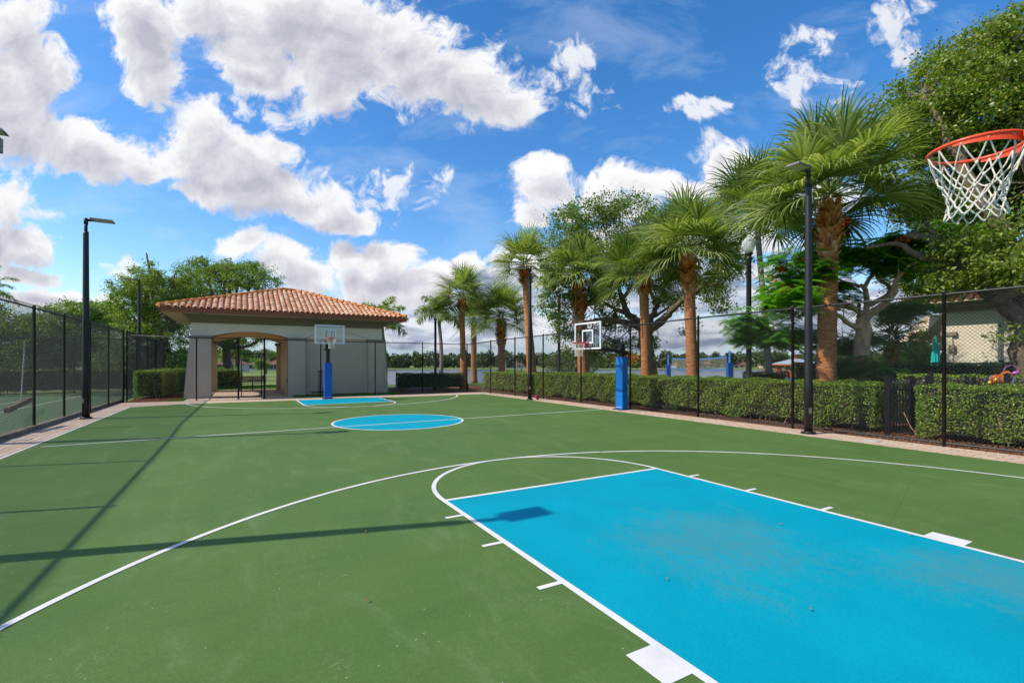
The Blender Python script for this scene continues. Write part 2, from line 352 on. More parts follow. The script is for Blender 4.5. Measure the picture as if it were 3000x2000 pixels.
leafmat('flower_red', [(.7, .06, .01), (.85, .1, .02), (.9, .16, .03)], .2, .6, .2)
leafmat('grass_blade', [(.07, .16, .02), (.11, .23, .03), (.15, .28, .045)], .35, .6, .2)
mat('hedge_core', (.035, .035, .015), .95, var=.5, vs=20, bs=25, bst=1, bd=.03)
mat('plastic_white', (.7, .7, .68), .5, var=.05)
mat('red_ball', (.6, .02, .04), .4, var=.05)
mat('umbrella_teal', (.0, .42, .42), .8, var=.15, vs=8)
mat('gazebo_roof', (.35, .42, .46), .5, var=.1, vs=2)
mat('gazebo_wood', (.42, .10, .035), .75, var=.2, vs=4)
mat('kayak_blue', (.03, .16, .6), .4, var=.1); mat('foil_orange', (.75, .2, .02), .25, metal=.4, var=.3, vs=6); mat('foil_silver', (.6, .65, .75), .2, metal=.7, var=.1)
mat('foil_yellow', (.8, .6, .05), .25, metal=.3, var=.1)
mat('ribbon_pink', (.65, .15, .6), .4, var=.1); mat('house_wall', (.55, .45, .36), .9, var=.1); mat('house_wall_white', (.62, .6, .56), .9, var=.08); mat('house_roof', (.2, .1, .07), .85, var=.25, vs=1)
mat('window_dark', (.03, .035, .04), .2, var=.1)
mat('brush', (.22, .15, .1), .95, var=.4, vs=30, bs=60, bst=1, bd=.02)
mat('bollard', (.1, .1, .1), .6)

# ------------------------------------------------------------------ mesh helpers
class MB:
    def __init__(s): s.v = []; s.f = []; s.n = 0
    def add(s, verts, faces):
        verts = np.asarray(verts, float).reshape(-1, 3)
        s.v.append(verts); s.f += [tuple(int(i)+s.n for i in q) for q in faces]; s.n += len(verts); return s
    def box(s, c, d, rz=0., rx=0., top=None):
        hx, hy, hz = d[0]/2, d[1]/2, d[2]/2; tx, ty = (top[0]/2, top[1]/2) if top else (hx, hy)
        p = np.array([(-hx,-hy,-hz),(hx,-hy,-hz),(hx,hy,-hz),(-hx,hy,-hz),(-tx,-ty,hz),(tx,-ty,hz),(tx,ty,hz),(-tx,ty,hz)])
        if rx: cc, ss = math.cos(rx), math.sin(rx); p = p @ np.array([[1,0,0],[0,cc,ss],[0,-ss,cc]])
        cc, ss = math.cos(rz), math.sin(rz); p = p @ np.array([[cc,ss,0],[-ss,cc,0],[0,0,1]]) + np.array(c)
        return s.add(p, [(0,3,2,1),(4,5,6,7),(0,1,5,4),(1,2,6,5),(2,3,7,6),(3,0,4,7)])
    def tube(s, pts, rad, n=8, cap=True, closed=False):
        P = np.array(pts, float); m = len(P); rad = np.full(m, rad) if np.isscalar(rad) else np.array(rad, float)
        if closed: T = np.roll(P, -1, 0) - np.roll(P, 1, 0)
        else: T = np.gradient(P, axis=0)
        T /= np.linalg.norm(T, axis=1)[:, None] + 1e-12
        a = np.array((0, 0, 1.)) if abs(T[0, 2]) < .9 else np.array((1., 0, 0))
        N = np.zeros_like(P); nn = np.cross(T[0], a); nn /= np.linalg.norm(nn)
        for i in range(m):
            nn = nn - T[i]*nn.dot(T[i]); nn /= np.linalg.norm(nn)+1e-12; N[i] = nn
        B = np.cross(T, N); th = np.arange(n)*2*math.pi/n
        V = P[:, None] + rad[:, None, None]*(np.cos(th)[None, :, None]*N[:, None] + np.sin(th)[None, :, None]*B[:, None])
        F = []
        for i in range(m if closed else m-1):
            j = (i+1) % m
            for q in range(n): F.append((i*n+q, i*n+(q+1) % n, j*n+(q+1) % n, j*n+q))
        if cap and not closed: F += [tuple(range(n))[::-1], tuple(range((m-1)*n, m*n))]
        return s.add(V, F)
    def lathe(s, c, prof, n=20):
        P = np.array(prof, float); th = np.arange(n)*2*math.pi/n; m = len(P)
        V = np.zeros((m, n, 3)); V[..., 0] = c[0]+P[:, 0, None]*np.cos(th); V[..., 1] = c[1]+P[:, 0, None]*np.sin(th); V[..., 2] = c[2]+P[:, 1, None]
        F = [(i*n+q, i*n+(q+1) % n, (i+1)*n+(q+1) % n, (i+1)*n+q) for i in range(m-1) for q in range(n)]
        F += [tuple(range(n))[::-1], tuple(range((m-1)*n, m*n))]
        return s.add(V, F)
    def prism(s, poly, axis, a, b):
        """poly in the two other axes, extruded along axis from a to b"""
        n = len(poly); V = []
        for t_ in (a, b):
            for (p, q) in poly:
                V.append((t_, p, q) if axis == 0 else (p, t_, q) if axis == 1 else (p, q, t_))
        F = [tuple(range(n)), tuple(range(2*n-1, n-1, -1))] + [(i, n+i, n+(i+1) % n, (i+1) % n) for i in range(n)]
        return s.add(V, F)
    def quad(s, *p): return s.add(p, [tuple(range(len(p)))])
    def build(s, name, m, parent=None, smooth=False, label=None):
        me = bpy.data.meshes.new(name)
        me.from_pydata(np.concatenate(s.v).tolist() if s.v else [], [], s.f)
        me.materials.append(MAT[m]); 
        if smooth: me.polygons.foreach_set('use_smooth', [True]*len(me.polygons))
        me.update(); o = bpy.data.objects.new(name, me); COL.objects.link(o)
        if parent is not None:
            o.parent = parent; o.matrix_parent_inverse = parent.matrix_world.inverted() if False else o.matrix_parent_inverse
            if getattr(parent, 'type', '') == 'EMPTY' or True:
                off = world_loc(parent); 
                if off.any(): me.transform(__import__('mathutils').Matrix.Translation(tuple(-off)))
        if label: o['label'] = label
        return o
def world_loc(o):
    v = np.zeros(3)
    while o is not None: v = v + np.array(o.location[:]); o = o.parent
    return v
def raw(name, V, m, parent=None, nv=4, label=None):
    """fast mesh of N separate polygons with nv corners: V (N,nv,3) world coordinates"""
    V = np.asarray(V, np.float32); N = len(V)
    if parent is not None: V = V - world_loc(parent)[None, None]
    me = bpy.data.meshes.new(name); me.vertices.add(N*nv); me.loops.add(N*nv); me.polygons.add(N)
    me.vertices.foreach_set('co', V.astype(np.float32).ravel())
    me.loops.foreach_set('vertex_index', np.arange(N*nv, dtype=np.int32)); me.polygons.foreach_set('loop_start', np.arange(0, N*nv, nv, dtype=np.int32))
    me.materials.append(MAT[m]); me.update(calc_edges=True); me.validate()
    o = bpy.data.objects.new(name, me); COL.objects.link(o)
    if parent is not None: o.parent = parent
    if label: o['label'] = label
    return o
def rawstrip(name, V, m, parent=None):
    """N strips of K cross-sections: V (N,K,2,3)"""
    V = np.asarray(V, np.float32); N, K = V.shape[:2]
    if parent is not None: V = V - world_loc(parent).astype(np.float32)
    me = bpy.data.meshes.new(name); nf = N*(K-1); me.vertices.add(N*K*2); me.loops.add(nf*4); me.polygons.add(nf)
    me.vertices.foreach_set('co', V.astype(np.float32).ravel())
    b = (np.arange(N)[:, None]*K + np.arange(K-1)[None])*2
    idx = np.stack([b, b+1, b+3, b+2], -1).astype(np.int32).ravel()
    me.loops.foreach_set('vertex_index', idx); me.polygons.foreach_set('loop_start', np.arange(0, nf*4, 4, dtype=np.int32))
    me.materials.append(MAT[m]); me.update(calc_edges=True); me.validate()
    o = bpy.data.objects.new(name, me); COL.objects.link(o)
    if parent is not None: o.parent = parent
    return o
def tag(o, label=None, cat=None, group=None, kind=None):
    for k_, v_ in (('label', label), ('category', cat), ('group', group), ('kind', kind)):
        if v_: o[k_] = v_
    return o
def thing(name, label, cat, loc, group=None):
    o = bpy.data.objects.new(name, None); o.empty_display_size = .2; o.location = loc; COL.objects.link(o)
    return tag(o, label, cat, group)
def copy_tree(o, parent=None):
    c = o.copy(); COL.objects.link(c); c.parent = parent
    for ch in list(o.children): copy_tree(ch, c)
    return c
def struct(o): o['kind'] = 'structure'; return o
def leaves(pts, size, aspect=.55, up=.35, nrm=None, jit=.35):
    """one small pointed leaf (rhombus quad) per point"""
    n = len(pts); a = rng.normal(size=(n, 3)); a[:, 2] += up*2*rng.random(n)
    if nrm is not None: a = a*.8 + nrm*1.2
    a /= np.linalg.norm(a, axis=1)[:, None]
    b = np.cross(a, rng.normal(size=(n, 3))); b /= np.linalg.norm(b, axis=1)[:, None]; c = np.cross(a, b)
    L = size*(1-jit+2*jit*rng.random(n))[:, None]; Wd = L*aspect
    p = np.asarray(pts)
    return np.stack([p-b*L*.5, p+c*Wd*.5-b*L*.05, p+b*L*.5, p-c*Wd*.5-b*L*.05], 1)

# ------------------------------------------------------------------ terrain, water
def ssm(x, a, b): t_ = np.clip((x-a)/(b-a), 0, 1); return t_*t_*(3-2*t_)
def terrain(x, y):
    d = (x-CX)*math.sin(YAW)+(y-CY)*math.cos(YAW); r = (x-CX)*math.cos(YAW)-(y-CY)*math.sin(YAW)
    ang = r/np.maximum(d, 1)
    lake = ssm(ang, -.34, -.29)*ssm(d, 40, 62)*(1-ssm(d, 296, 304))
    z = -.07 - 3.9*lake
    z = z - 1.9*ssm(d, 290, 300) - .5*ssm(d, 32, 60)*(1-lake)*(1-ssm(d, 290, 300))
    return z
dl = np.concatenate([[-2500, -600, -150, -60, -30, -15], np.arange(-5, 40, 5), np.arange(40, 66, 2.), [70, 80, 95, 115, 140, 170, 200, 240, 270, 286, 290, 294, 298, 302, 306, 320, 360, 450, 700, 1500, 4500]])
al = np.concatenate([[-40, -12, -5, -2.5, -1.6, -1.1, -.8, -.6, -.5, -.42, -.38], np.arange(-.35, -.27, .01), [-.24, -.2, -.1, 0, .1, .2, .35, .5, .7, .9, 1.2, 1.8, 3, 6, 14, 40]])
VV = []; 
for d_ in dl:
    for a_ in al:
        x_, y_ = frame(d_, a_*max(d_, 60.)); VV.append((x_, y_, float(terrain(np.array(x_), np.array(y_)))))
na = len(al); FF = [(i*na+j, i*na+j+1, (i+1)*na+j+1, (i+1)*na+j) for i in range(len(dl)-1) for j in range(na-1)]
struct(MB().add(VV, FF).build('ground', 'ground'))
x0, y0 = frame(46, -22); x1, y1 = frame(306, -110); x2, y2 = frame(306, 900); x3, y3 = frame(30, 300)
struct(MB().quad((x0, y0, -2.5), (x3, y3, -2.5), (x2, y2, -2.5), (x1, y1, -2.5)).build('water', 'water'))
# near grounds: lawn round the court
struct(MB().quad((-60, -40, -.045), (60, -40, -.045), (45, 24, -.045), (-60, 24, -.045)).build('lawn', 'lawn'))
# tennis court beyond the left fence
struct(MB().quad((-34, -16, -.02), (-8.75, -16, -.02), (-8.75, 21.5, -.02), (-34, 21.5, -.02)).build('tennis_court', 'tennis_green'))
lm = MB()
for (xa, ya, xb, yb) in ((-11.2, -16, -11.15, 20), (-12.6, -16, -12.55, 17.8), (-26, 17.8, -11.15, 17.85), (-26, 11.4, -12.55, 11.45), (-19, 5, -18.95, 11.4)):
    lm.quad((xa, ya, -.014), (xb, ya, -.014), (xb, yb, -.014), (xa, yb, -.014))
struct(lm.build('tennis_lines', 'line_white'))
# court slab, pavers
XL, XR, YF = -7.68, 7.42, 10.42
struct(MB().quad((XL, -15.5, 0), (XR, -15.5, 0), (XR, 10.05, 0), (-1.0, 10.36, 0), (-6.2, 10.42, 0), (XL, 9.75, 0)).build('court', 'court_green'))
for nm, q, mt in (('paving', [(-8.62, -16.5), (XL, -16.5), (XL, 9.75), (-8.62, 12.5)], 'pavers_y'), ('paving', [(XR, -16.5), (8.42, -16.5), (8.42, 12.2), (XR, 10.05)], 'pavers_y'),
                  ('paving', [(-8.62, 12.5), (XL, 9.75), (-6.2, 10.42), (-1., 10.36), (XR, 10.05), (8.42, 12.2), (6, 11.8), (0, 12.15), (-5.7, 12.25)], 'pavers_x'),
                  ('paving', [(-6.2, 12.25), (-1.7, 12.25), (-1.7, 21.6), (-6.2, 21.6)], 'pavers_x'),
                  ('paving', [(-8.62, -18.5), (8.42, -18.5), (8.42, -16.5), (-8.62, -16.5)], 'pavers_x')):
    struct(MB().quad(*[(a, b_, -.004) for a, b_ in q]).build(nm, mt))
struct(MB().quad((XL, -16.5, -.008), (XR, -16.5, -.008), (XR, -15.5, -.008), (XL, -15.5, -.008)).build('paving', 'pavers_x'))
# mulch beds
struct(MB().quad((8.42, -18, -.03), (12.6, -18, -.03), (12.6, 20, -.03), (8.42, 12.4, -.03)).build('mulch_bed', 'mulch'))
struct(MB().quad((-8.4, 12.6, -.03), (-6.4, 12.6, -.03), (-5.9, 14.5, -.03), (-6.2, 19, -.03), (-8.4, 19, -.03)).build('mulch_bed', 'mulch'))
struct(MB().quad((3.6, 12.6, -.03), (8.42, 12.4, -.03), (12, 19.5, -.03), (3.8, 19.5, -.03)).build('mulch_bed', 'mulch'))

# ------------------------------------------------------------------ court markings
HW, CR, LW = 1.84, 1.85, .06
FTN, FTF, Y3, R3, CC = -7.517, 7.517, -11.85, 6.16, .50
def fl(u): return None
def ringpts(cx, cy, r, a0, a1, n): 
    th = np.linspace(a0, a1, n); return cx+r*np.cos(th), cy+r*np.sin(th)
def arc(mb, cx, cy, ro, ri, a0, a1, n, z):
    xo, yo = ringpts(cx, cy, ro, a0, a1, n); xi, yi = ringpts(cx, cy, ri, a0, a1, n)
    V = [(xo[i], yo[i], z) for i in range(n)] + [(xi[i], yi[i], z) for i in range(n)]
    mb.add(V, [(i, i+1, n+i+1, n+i) for i in range(n-1)])
def rect(mb, xa, ya, xb, yb, z): mb.quad((xa, ya, z), (xb, ya, z), (xb, yb, z), (xa, yb, z))
key = MB(); rect(key, -HW+.02, -15.4, HW-.02, FTN-.02, .002); struct(key.build('painted_key', 'court_blue'))
key = MB(); key.quad((-HW+.02, FTF+.02, .002), (HW-.02, FTF+.02, .002), (HW-.02, 10.27, .002), (-HW+.02, 10.36, .002)); struct(key.build('painted_key', 'court_blue'))
xo, yo = ringpts(0, CC, CR-.02, 0, 2*math.pi, 97); struct(MB().add([(x, y, .002) for x, y in zip(xo[:-1], yo[:-1])], [tuple(range(96))]).build('painted_circle', 'court_blue'))
def lines(build):
    mb = MB(); build(mb); return struct(mb.build('painted_line', 'line_white'))
lines(lambda q: (rect(q, -HW, -15.4, -HW+LW, FTN-LW, .0038), rect(q, HW-LW, -15.4, HW, FTN-LW, .0038), rect(q, -HW, FTN-LW, HW, FTN, .0038), arc(q, 0, FTN, HW, HW-LW, 0.0, math.pi, 97, .0038)))
lines(lambda q: [rect(q, sgn*HW, y-.025 if n_ else y-.3, sgn*(HW+.2), y+.025 if n_ else y, .0034) for sgn in (-1, 1) for y, n_ in ((-10.95, 0), (-10.02, 1), (-9.08, 1), (-8.17, 1))])
def three(q, sgn):
    a_end = math.acos(min(1, 6.16/R3)); arc(q, 0, sgn*(-Y3)*-1 if sgn < 0 else -Y3, R3, R3-LW, (0 if sgn < 0 else math.pi), (math.pi if sgn < 0 else 2*math.pi), 181, .005)
q = MB(); arc(q, 0, Y3, R3, R3-LW, 0, math.pi, 181, .005); rect(q, -R3, -15.4, -R3+LW, Y3, .005); rect(q, R3-LW, -15.4, R3, Y3, .005); struct(q.build('painted_line', 'line_white'))
a0 = math.asin((11.85-10.28)/R3)
q = MB(); arc(q, 0, 11.85, R3, R3-LW, math.pi+a0, 2*math.pi-a0*1.16, 181, .005); struct(q.build('painted_line', 'line_white'))
q = MB(); q.quad((-HW, FTF, .0038), (-HW+LW, FTF, .0038), (-HW+LW, 10.36, .0038), (-HW, 10.36, .0038)); q.quad((HW-LW, FTF, .0038), (HW, FTF, .0038), (HW, 10.27, .0038), (HW-LW, 10.27, .0038))
rect(q, -HW+LW, FTF, HW-LW, FTF+LW, .0038); arc(q, 0, FTF, HW, HW-LW, math.pi, 2*math.pi, 97, .0034); struct(q.build('painted_line', 'line_white'))
lines(lambda q: [rect(q, sgn*HW, y-.02, sgn*(HW+.2), y+.02, .0034) for sgn in (-1, 1) for y in (8.17, 9.08, 10.0)])
q = MB(); arc(q, 0, CC, CR, CR-LW, 0, 2*math.pi, 129, .005); struct(q.build('painted_line', 'line_white'))
q = MB(); q.quad((XL+.2, CC-.58-LW, .0062), (XL+.2, CC-.58, .0062), (7.4, CC-.18, .0062), (7.4, CC-.18-LW, .0062)); struct(q.build('painted_line', 'line_white'))
q = MB(); q.quad((XL-.02, -15.5, .0038), (XL+.03, -15.5, .0038), (XL+.03, 9.75, .0038), (XL-.02, 9.75, .0038)); struct(q.build('painted_line', 'line_white'))

# ------------------------------------------------------------------ chain-link fences
def mesh_bay(p0, p1, h0, h1, zb, sp=.072, wr=.0031):
    """diamond wire mesh between two posts, as thin three-sided wires"""
    p0 = np.array(p0, float); p1 = np.array(p1, float); Wd = np.linalg.norm(p1-p0); H = min(h0, h1); ux = (p1-p0)/Wd; nx = np.array((-ux[1], ux[0]))
    out_ = []
    Hm = max(h0, h1)
    for sg in (1, -1):
        for c0 in np.arange(-Hm, Wd+Hm, sp):
            # line x = c0 + sg*z ; clip to 0..W
            za, zb_ = 0., Hm
            xa, xb = (c0, c0+Hm) if sg > 0 else (c0, c0-Hm)
            t0, t1 = 0., 1.
            dx = xb-xa
            for lo, hi in ((0, Wd),):
                tA, tB = (lo-xa)/dx, (hi-xa)/dx
                if tA > tB: tA, tB = tB, tA
                t0, t1 = max(t0, tA), min(t1, tB)
            if t1-t0 < 1e-3: continue
            def top(x): return h0+(h1-h0)*x/Wd
            xe = xa+dx*t1; ze = Hm*t1
            if ze > top(xe): t1 *= top(xe)/ze
            if t1-t0 < 1e-3: continue
            out_.append((xa+dx*t0, Hm*t0, xa+dx*t1, Hm*t1, sg))
    A = np.array(out_); n = len(A)
    a = np.zeros((n, 3)); b = np.zeros((n, 3))
    a[:, :2] = p0+A[:, 0:1]*ux; a[:, 2] = zb+A[:, 1]; b[:, :2] = p0+A[:, 2:3]*ux; b[:, 2] = zb+A[:, 3]
    off = np.array((nx[0], nx[1], 0.))
    a += off*A[:, 4:5]*wr*.8; b += off*A[:, 4:5]*wr*.8
    dirv = (b-a)/np.linalg.norm(b-a, axis=1)[:, None]; side = np.cross(dirv, off)
    V = []
    for k_ in range(3):
        th = k_*2.0944+.5; o_ = (math.cos(th)*off + math.sin(th)*side)*wr
        V.append((a+o_, b+o_))
    Q = np.concatenate([np.stack([V[i][0], V[(i+1) % 3][0], V[(i+1) % 3][1], V[i][1]], 1) for i in range(3)])
    return Q
def chain_fence(name, label, posts, pm, wm='wire_black', wr=.0031, pr=.033, rr=.022, bottom=True, zb=.06, thick=(), group=None, skip=()):
    """posts: (x, y, top height)"""
    root = thing(name, label, 'fence', (posts[0][0], posts[0][1], 0), group)
    for i, (x, y, h) in enumerate(posts):
        r = pr*(1.45 if i in thick else 1.)
        MB().lathe((x, y, 0), [(r, -.05), (r, h+.015), (r*1.15, h+.016), (r*1.15, h+.045), (r*.5, h+.07), (.002, h+.075)], 12).build('post', pm, root, True)
    for i in range(len(posts)-1):
        if i in skip: continue
        (xa, ya, ha), (xb, yb, hb) = posts[i], posts[i+1]
        raw('wire_mesh', mesh_bay((xa, ya), (xb, yb), ha-.02, hb-.02, zb, wr=wr), wm, root)
    q = MB(); q.tube([(x, y, h-.01) for x, y, h in posts], rr, 8); q.build('top_rail', pm, root, True)
    if bottom:
        q = MB(); q.tube([(x, y, .07) for x, y, h in posts if True], rr*.95, 8); q.build('bottom_rail', pm, root, True)
    return root
rp = [(8.42, -17.9, 3.08), (8.42, -14.9, 3.08), (8.42, -11.9, 3.08), (8.42, -8.95, 3.08), (8.42, -5.92, 3.09), (8.5, -2.95, 3.1), (8.54, .08, 3.06), (8.46, 2.9, 3.02), (8.38, 5.65, 2.98), (8.2, 7.98, 2.94), (7.95, 10.2, 2.87), (7.77, 12.96, 2.79)]
chain_fence('chain_link_fence', 'black chain-link fence along the right side of the court before the hedges', rp, 'fence_black')
lp = [(-8.45, -13.9, 3.06), (-8.45, -10.9, 3.06), (-8.45, -7.9, 3.06), (-8.45, -4.95, 3.06), (-8.45, -1.95, 3.06), (-8.45, .75, 3.05), (-8.55, 3.35, 3.08), (-8.53, 5.6, 3.08), (-8.48, 8.1, 3.07), (-8.47, 10.62, 3.07), (-8.43, 13.03, 3.06)]
lf = chain_fence('chain_link_fence', 'dark green chain-link fence between the court and the tennis court', lp, 'fence_green', 'wire_grey', .0037, zb=.1, thick=(10,))
MB().box((-8.55, -.4, .03), (.16, 27, .16)).build('kerb', 'dirt_concrete', lf)
bp = [(-8.43, 13.03, 2.9), (-5.73, 12.36, 2.8), (-4.1, 12.32, 2.84), (-3.03, 12.33, 2.82), (-.53, 12.24, 2.78), (2.15, 12.19, 2.77), (4.92, 12.72, 2.79), (7.77, 12.96, 2.79)]
bf = chain_fence('chain_link_fence', 'black chain-link fence with a gate, in front of the pavilion', bp, 'fence_black', pr=.028, rr=.018, bottom=False, thick=(2, 3), skip=(2,))
g_ = MB(); ga, gb, gy = -3.98, -3.15, 12.32
g_.tube([(ga, gy, .08), (ga, gy, 1.98), (gb, gy, 1.98), (gb, gy, .08)], .022, 8); g_.tube([(ga, gy, .1), (gb, gy, .1)], .02, 8); g_.tube([(-4.1, gy, 2.1), (-3.03, gy, 2.1)], .02, 8)
gate = g_.build('gate', 'fence_black', bf, True)
raw('wire_mesh', mesh_bay((ga, gy), (gb, gy), 1.85, 1.85, .1), 'wire_black', gate)
raw('wire_mesh', mesh_bay((-4.1, gy), (-3.03, gy), .68, .68, 2.11), 'wire_black', bf)
MB().box((-3.12, gy-.03, 1.0), (.1, .08, .16)).build('latch', 'fence_black', gate)
tp_ = [(-8.35, 13.3, 3.06), (-8.4, 15.9, 3.05), (-8.4, 18.9, 3.05), (-8.4, 21.9, 3.05), (-8.4, 24.9, 3.05), (-8.4, 27.9, 3.05)]
chain_fence('chain_link_fence', 'green tennis fence running on beyond the far left corner behind the clipped hedge', tp_, 'fence_green', bottom=False)
tb = [(-33, 21.6, 3.05), (-30, 21.6, 3.05), (-27, 21.6, 3.05), (-24, 21.6, 3.05), (-21, 21.6, 3.05), (-18, 21.6, 3.05), (-15, 21.6, 3.05), (-12, 21.6, 3.05), (-8.4, 21.6, 3.05)]
chain_fence('chain_link_fence', 'far green chain-link fence closing the end of the tennis court', tb, 'fence_green', bottom=False)

# ------------------------------------------------------------------ foliage builders
def hedge(label, p0, p1, wd, h, leaf='hedge_leaf', size=.045, dens=1500, mult=1.0, z0=.0, wob=.05, dry=.03, gaps=()):
    """clipped hedge from p0 to p1 (front face line), width wd away from the front"""
    p0 = np.array(p0, float); p1 = np.array(p1, float); L = np.linalg.norm(p1-p0); ux = (p1-p0)/L; nx = np.array((ux[1], -ux[0]))
    root = thing('hedge', label, 'hedge', (p0[0], p0[1], 0))
    q = MB(); i_ = .14; c = (p0+p1)/2+nx*wd/2
    q.box((c[0], c[1], (h-.1)/2+.08), (L-2*i_, wd-2*i_, h-.22), math.atan2(ux[1], ux[0])); q.build('stems', 'hedge_core', root)
    faces = [('f', L*h), ('t', L*wd), ('b', L*h*.6), ('l', wd*h), ('r', wd*h)]; pts = []; nr = []
    for kf, area in faces:
        n = int(area*dens*mult); a = rng.random(n); b = rng.random(n); z_ = np.zeros(3)
        if kf in 'fb':
            s_ = a*L; zz = b*h
            tt = 0 if kf == 'f' else wd; sg = -1 if kf == 'f' else 1
            wv = wob*(np.sin(s_*2.3)+np.sin(s_*5.1+zz*6)+.8*np.sin(zz*9+s_*11))/2
            dp = np.abs(rng.normal(0, .075, n))
            off = tt - sg*dp + sg*wv*.6 + sg*(-.04+.04*np.minimum(1, zz*5))
            P = p0+s_[:, None]*ux+off[:, None]*nx; N = np.tile(np.array((nx[0]*sg, nx[1]*sg, .25)), (n, 1))
        elif kf == 't':
            s_ = a*L; tt = b*wd; wv = wob*.7*(np.sin(s_*3.1+tt*4)+np.sin(s_*7.7))/2
            P = p0+s_[:, None]*ux+tt[:, None]*nx; zz = h+wv-np.abs(rng.normal(0, .03, n))+ (rng.random(n) > .985)*rng.random(n)*.1; N = np.tile(np.array((0, 0, 1.)), (n, 1))
        else:
            tt = a*wd; zz = b*h; s_ = np.full(n, 0. if kf == 'l' else L); sg = -1 if kf == 'l' else 1
            s_ = s_-sg*np.abs(rng.normal(0, .05, n)); P = p0+s_[:, None]*ux+tt[:, None]*nx; N = np.tile(np.array((ux[0]*sg, ux[1]*sg, .2)), (n, 1))
        keep = (zz > .1+.13*np.sin(s_*3.7)*np.sin(s_*1.3)) 
        for (ga_, gb_, gh) in gaps:
            if kf == 'f': keep &= ~((s_ > ga_) & (s_ < gb_) & (zz < gh) & (rng.random(n) < .75))
        # irregular thin spots
        th = np.sin(s_*1.9+1.3)*np.sin(zz*4.1+s_*.7)+np.sin(s_*6.1)*.4
        keep &= ~((th > .8) & (rng.random(n) < .5))
        pts.append(np.column_stack([P, zz])[keep]); nr.append(N[keep])
    pts = np.concatenate(pts); nr = np.concatenate(nr); pts[:, 2] += z0
    isd = rng.random(len(pts)) < dry
    raw('foliage', leaves(pts[~isd], size, .6, .2, nr[~isd]), leaf, root)
    if isd.any(): raw('dry_leaves', leaves(pts[isd], size*1.1, .5, .2), 'dry_leaf', root)
    # visible twigs near the foot
    tw = MB(); rr_ = random.Random(int(L*100))
    for i in range(int(L*2.2)):
        s0 = rr_.random()*L; a = p0+ux*s0+nx*(.12+rr_.random()*.25); e = a+ux*rr_.uniform(-.25, .25)-nx*rr_.uniform(0, .1)
        tw.tube([(a[0], a[1], 0), ((a[0]+e[0])/2, (a[1]+e[1])/2, .2), (e[0], e[1], rr_.uniform(.35, .7)*min(1, h))], [.012, .01, .006], 5)
    tw.build('twigs', 'bark_pale', root)
    return root

def branch_mesh(root, name, m, chains, n=8):
    q = MB()
    for pts, r0, r1 in chains:
        P = np.array(pts, float)
        # resample with slight wobble
        tt = np.linspace(0, len(P)-1, (len(P)-1)*4+1); i0 = np.minimum(tt.astype(int), len(P)-2); fr_ = (tt-i0)[:, None]
        Pm1 = P[np.maximum(i0-1, 0)]; P0_ = P[i0]; P1_ = P[i0+1]; P2_ = P[np.minimum(i0+2, len(P)-1)]
        Q = .5*((2*P0_)+(-Pm1+P1_)*fr_+(2*Pm1-5*P0_+4*P1_-P2_)*fr_**2+(-Pm1+3*P0_-3*P1_+P2_)*fr_**3)
        u_ = np.linspace(0, 1, len(Q)); Q[1:-1] += rng.normal(0, .12*r0, (len(Q)-2, 3))
        q.tube(Q, (r0+(r1-r0)*u_)*(1+.06*rng.normal(size=len(Q))), n)
    return q.build(name, m, root, True)

def crown_points(lobes, total, clump=.35, hollow=.55):
    """lobes: (centre, (rx,ry,rz)) ; clumped points spread through the outer volume of each lobe"""
    vol = np.array([l[1][0]*l[1][1]+l[1][0]*l[1][2] for l in lobes]); share = vol/vol.sum(); P = []; C = []
    for (c, r), s in zip(lobes, share):
        r = np.array(r, float); nl = int(total*s); nc = max(4, nl//70)
        d = rng.normal(size=(nc, 3)); d /= np.linalg.norm(d, axis=1)[:, None]
        rad = hollow+(1.08-hollow)*rng.random(nc)**.7
        cc = np.array(c)+d*rad[:, None]*r
        sz = clump*(.55+.9*rng.random(nc))
        idx = rng.integers(0, nc, nl)
        off = rng.normal(size=(nl, 3))*sz[idx][:, None]*np.array((1, 1, .62))
        P.append(cc[idx]+off*.6); C.append(cc)
    return np.concatenate(P), np.concatenate(C)

def broad_tree(name, label, cat, base, chains, lobes, total, leaf='oak_leaf', size=.08, bark='bark_oak', clump=.35, hollow=.5, twigs=60, group=None, aspect=.5, n=8, extra=None, ymax=None):
    root = thing(name, label, cat, (float(base[0]), float(base[1]), float(base[2])), group)
    branch_mesh(root, 'trunk', bark, chains[:1], n+4)
    if len(chains) > 1: branch_mesh(root, 'branches', bark, chains[1:], n)
    P, C = crown_points(lobes, total, clump, hollow)
    raw('crown', leaves(P, size, aspect, .5), leaf, root)
    # thin twigs from branch points to clumps
    ends = np.array([p for ch in chains for p in ch[0][1:]])
    q = MB(); k_ = 0
    for c in C[rng.permutation(len(C))[:twigs]]:
        e = ends[np.argmin(np.linalg.norm(ends-c, axis=1)+rng.random(len(ends))*.6)]
        if np.linalg.norm(e-c) < .1: continue
        m_ = (e+c)/2+rng.normal(0, .12, 3)*np.linalg.norm(e-c)
        q.tube([e, m_, c], [.035, .02, .007], 5); k_ += 1
    if k_: q.build('twigs', bark, root)
    return root

